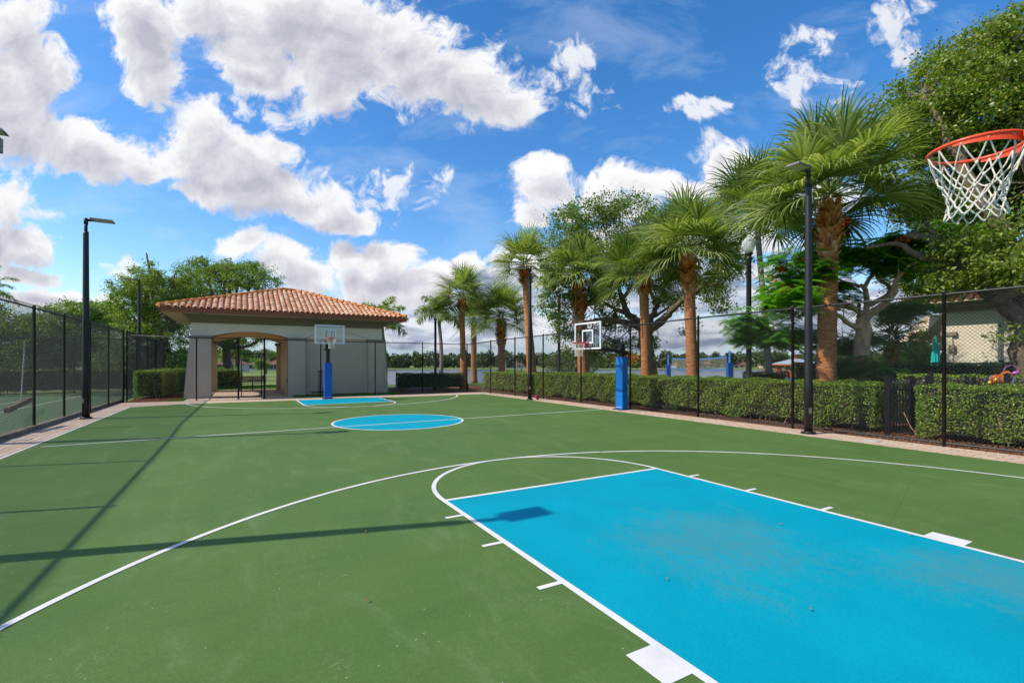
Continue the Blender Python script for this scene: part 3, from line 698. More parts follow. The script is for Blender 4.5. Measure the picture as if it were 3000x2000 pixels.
def fan_palm(label, base, top, rfrond, tr=(.2, .17), nfr=44, nseg=34, leaf='palm_leaf', boots=(.0, .35), bootr=.3, seed=1, group='sabal palms behind the right fence', droop=1., bend=0., fine=True, lo=-26, bark='palm_bark'):
    rg = np.random.default_rng(seed)
    base = np.array(base, float); top = np.array(top, float); H = top[2]-base[2]
    root = thing('fan_palm', label, 'palm tree', tuple(map(float, base)), group)
    tt = np.linspace(0, 1, 26); curve = base[None]+(top-base)[None]*tt[:, None]; curve[:, 0] += bend*np.sin(tt*math.pi); 
    rads = np.interp(tt, [0, .05, .15, .5, 1-boots[1]+boots[1]*.2, 1], [tr[0]*1.35, tr[0]*1.1, tr[0], tr[1], tr[1], tr[1]*.8]); rads = rads*(1+.03*rg.normal(size=26))
    MB().tube(curve, rads, 16).build('trunk', bark, root, True)
    # boots: cut leaf bases in crossing spirals, upper part of the trunk
    nb = int(130*boots[1]*H/1.2); S_ = []
    for i in range(nb):
        f = 1-boots[1]+boots[1]*(i/nb); a = i*2.39996; c = base+(top-base)*f; c[0] += bend*math.sin(f*math.pi)
        bul = math.sin(min(1, (f-(1-boots[1]))/boots[1])*math.pi)**.6; r = tr[1]*.85; ro = r+.04+(bootr-tr[1])*(.3+.9*bul)*rg.uniform(.6, 1.35)
        rdir = np.array((math.cos(a), math.sin(a), 0)); sd = np.array((-math.sin(a), math.cos(a), 0)); wv = rg.uniform(.055, .10)
        up_ = rg.uniform(.12, .26)
        p0_ = c+rdir*r*.8; p1_ = c+rdir*(r+ro)/2+np.array((0, 0, up_*.45)); p2_ = c+rdir*ro+np.array((0, 0, up_))
        S_.append([(p0_-sd*wv*1.4, p0_+sd*wv*1.4), (p1_-sd*wv, p1_+sd*wv), (p2_-sd*wv*.55, p2_+sd*wv*.55)]); rdj = rg.normal(0, .03, 3); S_.append([(p0_+rdj-sd*.02, p0_+rdj+sd*.02), (p1_+rdj*2-sd*.015, p1_+rdj*2+sd*.015), (p2_*1.+rdj*3-sd*.004+np.array((0, 0, .08)), p2_+rdj*3+sd*.004+np.array((0, 0, .08)))])
    rawstrip('boots', np.array(S_), 'palm_boot', root)
    # fronds
    K = 7 if fine else 5; strips = []; pet = MB()
    for i in range(nfr):
        a = i*2.39996+rg.uniform(-.2, .2); f = i/nfr
        el = R(np.interp(f, [0, .12, .5, .8, 1], [lo, lo*.3+6, 26, 55, 86]))+rg.normal(0, .1)
        L = rfrond*(.46 if el < R(60) else .40)*rg.uniform(.85, 1.1)
        hd = np.array((math.cos(a), math.sin(a), 0)); d0 = hd*math.cos(el)+np.array((0, 0, math.sin(el)))
        c0 = top+hd*.08+np.array((0, 0, .2+.35*f)); sag = .16*L*droop*math.cos(el)
        pm_ = c0+d0*L*.5+np.array((0, 0, -sag*.25)); pe = c0+d0*L+np.array((0, 0, -sag))
        pet.tube([c0, pm_, pe], [.028, .018, .012], 5)
        dd = pe-pm_; dd /= np.linalg.norm(dd); sd = np.cross(dd, (0, 0, 1)); 
        sd = sd/np.linalg.norm(sd) if np.linalg.norm(sd) > .05 else np.array((-math.sin(a), math.cos(a), 0)); nn = np.cross(sd, dd)
        tw = rg.normal(0, .35); sd, nn = sd*math.cos(tw)+nn*math.sin(tw), nn*math.cos(tw)-sd*math.sin(tw)
        for j in range(nseg):
            th = R(np.interp(j/(nseg-1), [0, 1], [-118, 118]))+rg.normal(0, .02)
            l = rfrond*.62*(.62+.38*math.cos(th*.75))*rg.uniform(.88, 1.1)
            # costa: inner segments start further out
            st = pe+dd*(.18*rfrond*max(0, math.cos(th))*.5)
            dirv = dd*math.cos(th)+sd*math.sin(th)+nn*(.28*abs(math.sin(th))-.06)
            dirv /= np.linalg.norm(dirv); wd = np.cross(dirv, nn); wd /= np.linalg.norm(wd)+1e-9
            dr = droop*rg.uniform(.45, 1.15); row = []
            p = st.copy(); dv = dirv.copy(); step = l/(K-1)
            for k_ in range(K):
                s_ = k_/(K-1)
                wmax = .0165*rfrond/1.4; hw = min(l*s_*.085+.003, wmax)*(1 if s_ < .5 else max(.1, 1-(s_-.5)/.55))
                row.append((p-wd*hw, p+wd*hw))
                if k_ < K-1:
                    if s_ > .36: dv = dv+np.array((0, 0, -dr*(s_-.2)*(1.25 if fine else 1.6)*.66)); dv /= np.linalg.norm(dv)
                    p = p+dv*step
            strips.append(row)
    pet.build('petioles', leaf, root)
    rawstrip('fronds', np.array(strips), leaf, root)
    return root

def feather_palm(name, label, base, top, L, tr, nfr=14, nl=44, leaf='palm_leaf', seed=3, group=None, bark='bark_grey', shaft=True, plum=.25, width=.022, ll=.34, cat='palm tree', drp=1.25):
    rg = np.random.default_rng(seed); base = np.array(base, float); top = np.array(top, float)
    root = thing(name, label, cat, tuple(map(float, base)), group)
    tt = np.linspace(0, 1, 16); cv = base+(top-base)*tt[:, None]; cv[:, 0] += .12*np.sin(tt*3.14)
    MB().tube(cv, np.interp(tt, [0, .1, 1], [tr*1.5, tr*1.1, tr*.8]), 12).build('trunk', bark, root, True)
    if shaft: MB().lathe(tuple(top), [(tr*.85, -.1), (tr*.9, .15), (tr*.6, .7), (tr*.25, .95)], 10).build('crownshaft', leaf, root, True)
    z_ = np.array((0, 0, .75 if shaft else 0)); S_ = []; q = MB()
    for i in range(nfr):
        a = i*2.39996+rg.uniform(-.2, .2); el = R(np.interp(i/nfr, [0, .5, 1], [5, 42, 80])); hd = np.array((math.cos(a), math.sin(a), 0))
        p = top+z_; dv = hd*math.cos(el)+np.array((0, 0, math.sin(el))); pts = [p.copy()]; n = 12; LL = L*rg.uniform(.85, 1.1)
        for k_ in range(n):
            dv = dv+np.array((0, 0, -drp/n*(.4+1.1*k_/n))); dv /= np.linalg.norm(dv); p = p+dv*LL/n; pts.append(p.copy())
        pts = np.array(pts); q.tube(pts, np.linspace(.03, .006, n+1)*L/2, 5)
        for j in range(nl):
            s_ = .12+.88*j/nl; ii = s_*n; i0 = int(min(ii, n-1)); pp = pts[i0]+(pts[i0+1]-pts[i0])*(ii-i0); tg = pts[i0+1]-pts[i0]; tg /= np.linalg.norm(tg)
            sd = np.cross(tg, (0, 0, 1)); sd /= np.linalg.norm(sd)+1e-9; un = np.cross(sd, tg)
            l = L*ll*math.sin(math.pi*(.12+.85*s_))**.6*rg.uniform(.85, 1.1)
            for sg in (-1, 1):
                dr = sd*sg*.8+tg*.55+un*rg.uniform(-plum, plum+.1); dr /= np.linalg.norm(dr); w_ = np.cross(dr, un); w_ /= np.linalg.norm(w_)+1e-9; hw = width*L/2
                m_ = pp+dr*l*.5; e = pp+dr*l*.95+np.array((0, 0, -.28*l))
                S_.append([(pp-w_*hw*.5, pp+w_*hw*.5), (m_-w_*hw, m_+w_*hw), (e-w_*hw*.1, e+w_*hw*.1)])
    q.build('rachis', leaf, root); rawstrip('fronds', np.array(S_), leaf, root)
    return root

# ------------------------------------------------------------------ pavilion
pav = thing('pavilion', 'grey stucco pavilion with an arched passage and an orange clay tile hip roof', 'building', (-1.5, 14, 0))
ax0, ax1, zs, za = -5.25, -1.88, 2.93, 3.24
def archpts(x0, x1, z0, z1, n=17):
    c = (x0+x1)/2; h = z1-z0; hw = (x1-x0)/2; Rr = (hw*hw+h*h)/(2*h); cz = z1-Rr; a = math.asin(hw/Rr)
    return [(c+Rr*math.sin(t_), cz+Rr*math.cos(t_)) for t_ in np.linspace(a, -a, n)]
def wallout(xL, xR, ztop): return [(xL, 0), (xL, ztop), (xR, ztop), (xR, 0), (ax1, 0)] + archpts(ax0, ax1, zs, za) + [(ax0, 0)]
XW0, XW1, YW0, YW1 = -6.07, 2.98, 14.15, 20.5
q = MB(); q.prism([(XW0, 2.98), (XW0, 3.66), (XW1, 3.66), (XW1, 2.98), (ax1, 2.98)] + archpts(ax0, ax1, 2.98, za) + [(ax0, 2.98)], 1, YW0-.12, YW0+.3)
q.build('wall', 'stucco_light', pav)
q = MB(); q.prism([(ax1, -.05), (ax1, 2.98), (XW1, 2.98), (XW1, -.05)], 1, YW0+.03, YW0+.3); q.build('wall', 'stucco', pav)
q = MB(); q.prism(wallout(XW0, XW1, 3.66), 1, YW1-.3, YW1); q.build('wall', 'stucco', pav)
sp = archpts(15.3, 19.5, 2.55, 2.95)
q = MB(); q.prism([(YW0+.3, 0), (YW0+.3, 3.66), (YW1-.3, 3.66), (YW1-.3, 0), (19.5, 0)] + sp + [(15.3, 0)], 0, XW0, XW0+.35); q.build('wall', 'stucco', pav)
q = MB(); q.box((XW1-.12, (YW0+YW1)/2, 1.83), (.24, YW1-YW0-.6, 3.66)); q.build('wall', 'stucco', pav)
q = MB(); q.box((ax1+.12, (YW0+YW1)/2, 1.6), (.24, YW1-YW0-.6, 3.2)); q.build('passage_wall', 'stucco_ochre', pav)
# vault and inner piers
vp = archpts(ax0, ax1, zs, za-.01, 13); q = MB()
V = [(x, y, z) for y in (YW0+.3, YW1-.3) for x, z in vp]; q.add(V, [(i, i+1, 14+i, 13+i) for i in range(12)])
q.quad((ax0-.47, YW0+.3, zs), (ax0, YW0+.3, zs), (ax0, YW1-.3, zs), (ax0-.47, YW1-.3, zs)); q.build('vault', 'stucco_ochre', pav)
for yy in (YW0+.3, YW1-.95):
    q = MB(); q.box((ax0-.24, yy+.33, 1.4), (.478, .645, 2.8)); q.build('pier', 'stucco_ochre' if yy > 16 else 'stucco_ochre', pav)
    q = MB(); q.box((ax0-.22, yy+.33, 2.86), (.6, .72, .13)); q.build('pier_cap', 'trim_taupe', pav)
q = MB(); q.box((ax1-.05, YW1-.7, 1.37), (.3, .6, 2.74)); q.build('pier', 'stucco_ochre', pav); q = MB(); q.box((ax1-.07, YW1-.7, 2.82), (.42, .72, .15)); q.build('pier_cap', 'trim_taupe', pav)
# tapered piers on the front and their caps
for (b0, b1, t0, t1) in ((-6.36, -5.25, -6.12, -5.25), (-1.88, -1.06, -1.88, -1.06), (2.2, 3.30, 2.2, 3.08)):
    q = MB(); q.prism([(b0, -.05), (t0, 2.86), (t1, 2.86), (b1, -.05)], 1, 13.9, YW0+.31); q.build('pier', 'stucco', pav)
    q = MB(); q.box(((t0+t1)/2, 14.15, 2.915), (t1-t0+.12, .62, .125)); q.build('pier_cap', 'trim_taupe', pav)
for (yy) in (20.2,):
    q = MB(); q.prism([(-6.36, 0), (-6.12, 2.86), (-5.252, 2.86), (-5.252, 0)], 1, 20.49, 20.8); q.build('pier', 'stucco', pav)
# blind arch groove on the right wall, conduit, valve box
q = MB(); q.tube([(x, YW0-.13, z) for x, z in archpts(-1.0, 2.15, 3.0, 3.34, 21)], .008, 4); q.build('arch_groove', 'trim_olive', pav)
q = MB(); q.tube([(-.36, 14.13, .05), (-.36, 14.13, 1.2)], .022, 8); q.tube([(-.25, 14.13, .05), (-.25, 14.13, 1.2)], .018, 8); q.box((-.31, 14.12, 1.22), (.22, .06, .07)); q.build('conduit', 'lamp_grey', pav)
q = MB(); q.tube([(-.75, 14.05, .12), (.1, 14.05, .12)], .03, 6); q.box((-.1, 14.05, .25), (.06, .06, .28)); q.build('standpipe', 'pole_black', pav)
q = MB(); q.box((ax1-.02, 14.5, .75), (.05, .12, .2)); q.build('outlet_box', 'trim_taupe', pav)
# cornice: stepped, flaring outward
def frustum(q, x0, x1, y0, y1, z0, z1, g0, g1):
    V = [(x0-g0, y0-g0, z0), (x1+g0, y0-g0, z0), (x1+g0, y1+g0, z0), (x0-g0, y1+g0, z0), (x0-g1, y0-g1, z1), (x1+g1, y0-g1, z1), (x1+g1, y1+g1, z1), (x0-g1, y1+g1, z1)]
    q.add(V, [(0, 3, 2, 1), (4, 5, 6, 7), (0, 1, 5, 4), (1, 2, 6, 5), (2, 3, 7, 6), (3, 0, 4, 7)])
q = MB(); frustum(q, XW0, XW1, YW0-.12, YW1, 3.60, 3.70, .05, .05); frustum(q, XW0, XW1, YW0-.12, YW1, 3.70, 3.82, .05, .12); frustum(q, XW0, XW1, YW0-.12, YW1, 3.82, 3.98, .13, .32); q.build('cornice', 'trim_olive', pav)
EX0, EX1, EY0, EY1, EZ = -7.2, 4.05, 12.95, 21.7, 4.06
q = MB(); q.box(((EX0+EX1)/2, (EY0+EY1)/2, 4.0), (EX1-EX0-.05, EY1-EY0-.05, .03)); q.build('soffit', 'soffit', pav)
q = MB()
for c, d_ in ((((EX0+EX1)/2, EY0+.03, 4.085), (EX1-EX0, .06, .2)), (((EX0+EX1)/2, EY1-.03, 4.085), (EX1-EX0, .06, .2)), ((EX0+.03, (EY0+EY1)/2, 4.085), (.06, EY1-EY0-.12, .2)), ((EX1-.03, (EY0+EY1)/2, 4.085), (.06, EY1-EY0-.12, .2))): q.box(c, d_)
q.build('fascia', 'fascia', pav)
for x in (-5.6, -.6, 3.3):
    q = MB(); q.box((x, EY0+.25, 3.95), (.12, .12, .07)); q.lathe((x, EY0+.25, 3.8), [(.02, 0), (.05, .03), (.045, .12)], 8); q.build('floodlight', 'lamp_grey', pav)
# barrel-tile hip roof
RZ0, RZ1 = 4.2, 5.86; ra, rb = (-1.95, (EY0+EY1)/2), (-1.2, (EY0+EY1)/2)
cor = [(EX0, EY0), (EX1, EY0), (EX1, EY1), (EX0, EY1)]; OH = .06
faces = [((EX0, EY0), (EX1, EY0), [ra, rb]), ((EX1, EY0), (EX1, EY1), [rb]), ((EX1, EY1), (EX0, EY1), [rb, ra]), ((EX0, EY1), (EX0, EY0), [ra])]
rf = MB()
for (a, b, tops) in faces:
    pts = [(a[0], a[1], RZ0), (b[0], b[1], RZ0)] + [(p[0], p[1], RZ1) for p in (tops[::-1])]
    rf.quad(*pts)
roof = rf.build('roof', 'roof_tile', pav)
tl = []
for (a, b, tops) in faces:
    a = np.array((a[0], a[1], RZ0)); b = np.array((b[0], b[1], RZ0)); T = [np.array((p[0], p[1], RZ1)) for p in tops]
    u_ = (b-a)/np.linalg.norm(b-a); W_ = np.linalg.norm(b-a); tm = T[0]; sl = (tm-a)-u_*np.dot(tm-a, u_); SL = np.linalg.norm(sl); sl /= SL; nn = np.cross(u_, sl)
    if nn[2] < 0: nn = -nn
    tx = sorted(np.dot(t_-a, u_) for t_ in T); xl, xr = tx[0], tx[-1]
    tw, th = .25, .36; ncol = int(W_/tw); tw = W_/ncol; nrow = int(SL/th)+1
    for r_ in range(nrow):
        s0 = r_*th-OH; s1 = s0+th+.05; smid = max(0, s0+th*.5); lo = xl*smid/SL; hi = W_-(W_-xr)*smid/SL
        for c_ in range(ncol):
            xm = (c_+.5)*tw
            if xm < lo+.02 or xm > hi-.02: continue
            jx = random.uniform(-.006, .006); jz = random.uniform(0, .008); k_ = 6
            for row in range(k_):
                a0_ = math.pi*row/k_; a1_ = math.pi*(row+1)/k_
                def P(s_, an, lift, rr): return a+u_*(xm+jx-math.cos(an)*rr)+sl*s_+nn*(.015+math.sin(an)*rr*.62+lift*.8)
                tl.append((P(s0, a0_, .035+jz, tw*.40), P(s0, a1_, .035+jz, tw*.40), P(s1, a1_, .0+jz, tw*.36), P(s1, a0_, .0+jz, tw*.36)))
tl = np.array(tl); N_ = len(tl)//6
# one island per tile
me = bpy.data.meshes.new('tiles'); vs_ = []; fs_ = []
for i in range(N_):
    g6 = tl[i*6:(i+1)*6]; o_ = len(vs_); lowr = [g6[0][0]]+[g6[j][1] for j in range(6)]; hir = [g6[0][3]]+[g6[j][2] for j in range(6)]
    drop = [p-np.array((0, 0, .02)) for p in lowr]
    vs_ += lowr+hir+drop; fs_ += [(o_+j, o_+j+1, o_+8+j, o_+7+j) for j in range(6)]+[(o_+14+j, o_+15+j, o_+j+1, o_+j) for j in range(6)]
off = world_loc(pav); me.from_pydata([tuple(v-off) for v in vs_], [], fs_); me.materials.append(MAT['roof_tile']); me.update()
to = bpy.data.objects.new('tiles', me); COL.objects.link(to); to.parent = roof
for (p, e) in ((cor[0], ra), (cor[1], rb), (cor[2], rb), (cor[3], ra), (ra, rb)):
    p3 = np.array((p[0], p[1], RZ0 if p in cor else RZ1)); e3 = np.array((e[0], e[1], RZ1)); L_ = np.linalg.norm(e3-p3); n_ = max(1, int(L_/.38)); q = MB()
    for i in range(n_):
        A_ = p3+(e3-p3)*(i/n_); B_ = p3+(e3-p3)*((i+1.12)/n_); q.tube([A_+np.array((0, 0, .07)), B_+np.array((0, 0, .045))], [.115, .09], 10)
    q.build('ridge_tiles', 'ridge_tile', pav, False)

# ------------------------------------------------------------------ court lights
def court_light(label, x, y, h, ang, head=True, base_r=.095, top_r=.07, group='black pole lights round the court', z0=0., tilt=.04):
    rt_ = thing('light_pole', label, 'light pole', (x, y, z0), group)
    MB().lathe((x, y, z0), [(base_r, -.02), (base_r, 1.2), (base_r*.97, 1.25), (top_r, h-.5), (top_r, h-.42), (top_r*.5, h-.41), (.035, h-.4)], 18).build('pole', 'pole_black', rt_, True)
    c, s_ = math.cos(ang), math.sin(ang)
    q = MB(); q.lathe((x, y, z0), [(base_r+.07, 0), (base_r+.07, .015), (base_r+.035, .03), (base_r+.02, .05), (base_r+.002, .06)], 18)
    for k_ in range(4): q.lathe((x+math.cos(k_*1.57+.8)*(base_r+.045), y+math.sin(k_*1.57+.8)*(base_r+.045), z0+.02), [(.013, 0), (.013, .03), (.004, .045)], 6)
    q.build('base_plate', 'pole_black', rt_, False); MB().box((x-math.sin(ang)*0-base_r*.93*math.cos(.9), y-base_r*.93*math.sin(.9), z0+.55), (.012, .07, .13), .9).build('hand_hole_cover', 'lamp_grey', rt_)
    q = MB(); q.tube([(x, y, z0+h-.45), (x, y, z0+h-.12)], .042, 10); q.lathe((x, y, z0+h-.2), [(.055, 0), (.055, .18), (.02, .2)], 10)
    q.tube([(x, y, z0+h-.07), (x+c*.12, y+s_*.12, z0+h-.06)], .04, 8); q.build('bracket', 'pole_black', rt_, True)
    cx_, cy_ = x+c*.40, y+s_*.40
    q = MB(); q.box((cx_, cy_, z0+h-.03), (.56, .33, .055), ang, 0, (.5, .27)); q.box((x+c*.16, y+s_*.16, z0+h-.03), (.12, .16, .085), ang); hd = q.build('lamp_head', 'lamp_grey', rt_)
    MB().box((cx_+c*.02, cy_+s_*.02, z0+h-.062), (.46, .27, .012), ang).build('lens', 'lamp_lens', hd)
    return rt_
court_light('black pole light on the left pavers beside the tennis fence, lamp head pointing right', -8.08, 5.79, 6.07, 0.)
court_light('nearest tall black pole light on the right pavers, in front of the big fan palm', 7.85, -6.62, 6.33, math.pi)
court_light('farther black pole light on the right pavers, near the small red ball', 7.5, 5.41, 6.02, math.pi)
lp0 = court_light('pole light showing only its lamp tip at the left edge of the photo', -9.02, 1.05, 6.62, 0.0)
q = MB(); q.box((-8.55, 1.05, 6.3), (.26, .2, .3)); q.tube([(-8.42, 1.0, 6.4), (-8.37, 1.0, 6.4)], .008, 5); q.tube([(-8.42, 1.0, 6.26), (-8.37, 1.0, 6.26)], .008, 5); q.build('control_box', 'lamp_grey', lp0)
court_light('pole light out of view on the left whose long shadow crosses the near court', -7.75, -6.75, 6.1, 0., base_r=.11, top_r=.08)
court_light('black pole light behind the far left corner in front of the oak, lamp pointing left', -8.95, 20.2, 6.4, math.pi, z0=-.05)

# ------------------------------------------------------------------ basketball hoops
def net(c, r0, r1, h, cord, n=12, nseg=8, parent=None, fine=True, skew=(0, 0)):
    q = MB(); rows = [(0, 1.), (.33, .80), (.5, .68), (.66, .60), (.8, .56), (.92, .60)]
    def P(a, row, bulge=0):
        tz, tr = rows[row]; r = r0*tr; return np.array((c[0]+math.cos(a)*r+skew[0]*tz, c[1]+math.sin(a)*r+skew[1]*tz, c[2]-h*tz))
    st = 2*math.pi/n; rr_ = random.Random(4)
    nodes = {(k_, j): P((j+.5*(k_ % 2))*st+rr_.uniform(-.05, .05)*(k_ > 0), k_)+np.array((0, 0, rr_.uniform(-.012, .012)*(k_ > 0))) for k_ in range(6) for j in range(n)}
    for k_ in range(5):
        for j in range(n):
            a = nodes[(k_, j)]
            for dj in ((0, -1) if k_ % 2 == 0 else (0, 1)):
                b = nodes[(k_+1, (j+dj) % n)]; m_ = (a+b)/2; outv = m_-np.array((c[0], c[1], m_[2])); outv /= np.linalg.norm(outv)+1e-9
                m_ = m_+outv*rr_.uniform(-.004, .010)-np.array((0, 0, .006))
                q.tube([a, m_, b], cord, nseg, cap=False)
            if k_ > 0 and fine: q.tube([a+np.array((0, 0, .011)), a-np.array((0, 0, .011))], cord*1.9, nseg)
    for j in range(n):
        a = nodes[(5, j)]; b = nodes[(5, (j+1) % n)]
        m_ = (a+b)/2; o_ = m_-np.array((c[0], c[1], m_[2])); o_ /= np.linalg.norm(o_)+1e-9
        pts = [a, a*.75+b*.25+np.array((0, 0, -.035))+o_*.012, m_+np.array((0, 0, -.05))+o_*.018, a*.25+b*.75+np.array((0, 0, -.035))+o_*.012, b]
        q.tube(pts, cord, nseg, cap=False)
    return q.build('net', 'net_white', parent, True)
def hoop(label, pole, rim, dirv, bw, bh, bz, padh, padm, padw=.32, poleh=2.6, rimm='rim_red', cord=.004, fine=False, rr=.2286, pole_r=.075, group='basketball hoops', arms=True, board_gap=.38, turn=0.):
    """pole (x,y), rim centre (x,y,z), dirv unit vector from board towards rim"""
    dx, dy = dirv; sx, sy = -dy, dx; ang = math.atan2(sy, sx)
    rt_ = thing('basketball_hoop', label, 'basketball hoop', (pole[0], pole[1], 0), group)
    bc = np.array((rim[0]-dx*board_gap, rim[1]-dy*board_gap))
    q = MB(); q.box((pole[0], pole[1], padh+(poleh-padh)/2-.05), (pole_r*2, pole_r*2, poleh-padh+.1), ang); q.build('pole', 'pole_black', rt_)
    q = MB(); q.box((pole[0], pole[1], padh/2+.02), (padw, padw*.95, padh), ang+turn); pd = q.build('post_pad', padm, rt_)
    q = MB()
    for zz in (padh*.25, padh*.5, padh*.75): q.box((pole[0], pole[1], zz), (padw+.006, padw*.95+.006, .012), ang+turn)
    q.build('pad_seam', 'pad_blue' if padm == 'pad_azure' else 'pad_azure', pd)
    MB().box((pole[0], pole[1], .09), (padw*.8, padw*.95+.01, .012), ang+turn).build('pad_label', 'white_metal', pd)
    MB().box((pole[0], pole[1], .012), (padw+.16, padw+.16, .02), ang).build('base_plate', 'pole_black', rt_)
    # board: frame, glass, painted square
    def bp_(s_, z, dpt=0.): return (bc[0]+sx*s_+dx*dpt, bc[1]+sy*s_+dy*dpt, z)
    z0, z1 = bz, bz+bh; fwid = .05; q = MB()
    for s_, z, ws, hz in ((0, z0+fwid/2, bw, fwid), (0, z1-fwid/2, bw, fwid), (-bw/2+fwid/2, (z0+z1)/2, fwid, bh-2*fwid), (bw/2-fwid/2, (z0+z1)/2, fwid, bh-2*fwid)): q.box(bp_(s_, z), (ws, .045, hz), ang)
    bd = q.build('backboard', 'white_metal', rt_)
    MB().box(bp_(0, (z0+z1)/2, -.004), (bw-2*fwid, .012, bh-2*fwid), ang).build('glass', 'board_glass', bd)
    q = MB(); tw_, thh, zc = bw*.42, bh*.46, rim[2]+bh*.46/2+.0
    for s_, z, ws, hz in ((0, zc-thh/2, tw_, .05), (0, zc+thh/2, tw_, .05), (-tw_/2+.025, zc, .05, thh-.05), (tw_/2-.025, zc, .05, thh-.05)): q.box(bp_(s_, z, .007), (ws, .008, hz), ang)
    q.build('target_square', 'white_metal', bd)
    # rim
    q = MB(); cr_ = [(rim[0]+math.cos(t_)*rr, rim[1]+math.sin(t_)*rr, rim[2]) for t_ in np.linspace(0, 2*math.pi, 49)[:-1]]
    q.tube(cr_, .0105, 10, closed=True)
    for i in range(12):
        t_ = (i)*math.pi/6; cx_, cy_ = rim[0]+math.cos(t_)*rr, rim[1]+math.sin(t_)*rr
        q.tube([(cx_+math.cos(t_+1.57)*.018*k_, cy_+math.sin(t_+1.57)*.018*k_, rim[2]-.009-(.012 if k_ == 0 else 0)) for k_ in (-1, 0, 1)], .003, 5)
    rm = q.build('rim', rimm, rt_, True)
    # flat side braces sweeping back to the mount plate
    q = MB(); a_b = math.atan2(-dy, -dx)
    for sg in (-1, 1):
        T_ = np.linspace(.25, 1.75, 14)*sg; 
        outer = [(rim[0]+math.cos(a_b+t_)*(rr-.002), rim[1]+math.sin(a_b+t_)*(rr-.002)) for t_ in T_]
        V = []
        for i, (x, y) in enumerate(outer):
            hz = .05-.03*(i/13); V += [(x, y, rim[2]-.004), (x, y, rim[2]-hz-.004), (x+.004*math.cos(a_b+T_[i]), y+.004*math.sin(a_b+T_[i]), rim[2]-hz-.004), (x+.004*math.cos(a_b+T_[i]), y+.004*math.sin(a_b+T_[i]), rim[2]-.004)]
        q.add(V, [(i*4+k_, i*4+(k_+1) % 4, i*4+4+(k_+1) % 4, i*4+4+k_) for i in range(13) for k_ in range(4)]+[(0, 1, 2, 3), (52, 53, 54, 55)])
    q.build('rim_brace', rimm, rm)
    q = MB(); pcx, pcy = bc[0]+dx*(board_gap-rr)/2, bc[1]+dy*(board_gap-rr)/2
    q.box((pcx, pcy, rim[2]-.02), (.17, board_gap-rr, .03), ang); q.box((bc[0]+dx*.03, bc[1]+dy*.03, rim[2]-.06), (.19, .02, .15), ang); q.build('mount_plate', rimm, rm)
    net((rim[0], rim[1], rim[2]-.012), rr, .12, .40 if fine else .44, cord, 12, 8 if fine else 5, rm, fine, skew=(0, 0))
    # arm frame
    q = MB(); back = bc-np.array((dx, dy))*.05; zt, zb_ = z1-.2, z0+.1; px_, py_ = pole
    for sg in (-1, 1):
        o_ = (sx*.12*sg, sy*.12*sg)
        if arms:
            q.tube([(px_+o_[0]*.6, py_+o_[1]*.6, poleh-.25), (back[0]+o_[0], back[1]+o_[1], zb_-.06)], .055, 4)
            q.tube([(px_+o_[0]*.6-dx*.25, py_+o_[1]*.6-dy*.25, poleh-.32), (px_+o_[0]*.6, py_+o_[1]*.6, poleh-.25)], .055, 4)
            q.tube([(px_+o_[0]*.6, py_+o_[1]*.6, poleh-.02), (back[0]+o_[0], back[1]+o_[1], zt)], .022, 6)
            q.tube([(px_-dx*.28+o_[0]*.6, py_-dy*.28+o_[1]*.6, poleh-.3), (px_-dx*.16+o_[0]*.3, py_-dy*.16+o_[1]*.3, padh*.5)], .02, 6)
        q.tube([(back[0]+o_[0]*1.6, back[1]+o_[1]*1.6, z0+.03), (back[0]+o_[0]*1.6, back[1]+o_[1]*1.6, z1-.03)], .018, 6)
    q.build('arm', 'pole_black', rt_, True)
    return rt_
bw_f = 1.26
hoop('far basketball hoop with dark blue padded post in front of the pavilion', (-.42, 10.71), (-.53, 9.0, 2.78), (0, -1), bw_f, .84, 2.53, 1.66, 'pad_blue', .33, 2.62, 'rim_red', .0055, rr=.2, board_gap=.40)
hoop('side basketball hoop with bright blue padded post and arm reaching over the right sideline', (8.03, -.02), (6.0, -.13, 2.37), (-1, 0), 1.40, .92, 2.15, 1.88, 'pad_azure', .31, 2.35, 'rim_red', .0055, rr=.215, turn=R(8))
hoop('near basketball hoop whose orange rim and white net hang in at the upper right', (.04, -13.9), (.04, -11.85, 3.03), (0, 1), 1.2, .88, 2.87, 1.9, 'pad_blue', .33, 3.0, 'rim_orange', .0047, True, rr=.2286)

# ------------------------------------------------------------------ hedges
hedge('long clipped green hedge behind the right fence, left of the black picket gate', (9.3, -7.35), (9.3, 7.9), 1.15, 1.17, 'hedge_leaf', .042, 1700, wob=.11, gaps=((2.3, 3.3, .45), (.1, 1.0, .3), (6.2, 7., .3)))
hedge('low boxy hedge behind the far end of the right fence, nearest the corner', (9.3, 8.5), (9.6, 14.6), 1.1, 1.1, 'hedge_leaf', .06, 620)
hedge('clipped hedge at the right edge, right of the black picket gate', (9.3, -17.), (9.3, -8.15), 1.3, 1.19, 'hedge_leaf', .04, 2100, dry=.05, wob=.1)
hedge('bright green clipped hedge left of the pavilion, in the far left corner', (-7.2, 14.6), (-8.35, 14.6), 13., 1.3, 'hedge_leaf_light', .055, 900, dry=.0)
hedge('dark low hedge behind the far fence, right of the pavilion', (8.5, 15.1), (4.4, 16.1), 1.0, 1.02, 'hedge_leaf_dark', .07, 700)
hedge('taller dark hedge farther back, between the biggest fan palm and the cream building', (17.6, -9.6), (12.9, -3.5), 1.2, 1.68, 'hedge_leaf_dark', .055, 700, dry=.0)
hedge('yellow-green low hedge strip between the picket fence and the taller dark hedge', (13.4, -11.5), (12.4, -6.6), .8, 1.36, 'hedge_leaf', .05, 700, dry=0.)
hedge('small dark hedge block left of the big fan palm, in front of the gazebo deck', (15.2, -1.9), (14.4, -.4), .9, 1.3, 'hedge_leaf_dark', .055, 700, dry=0.)
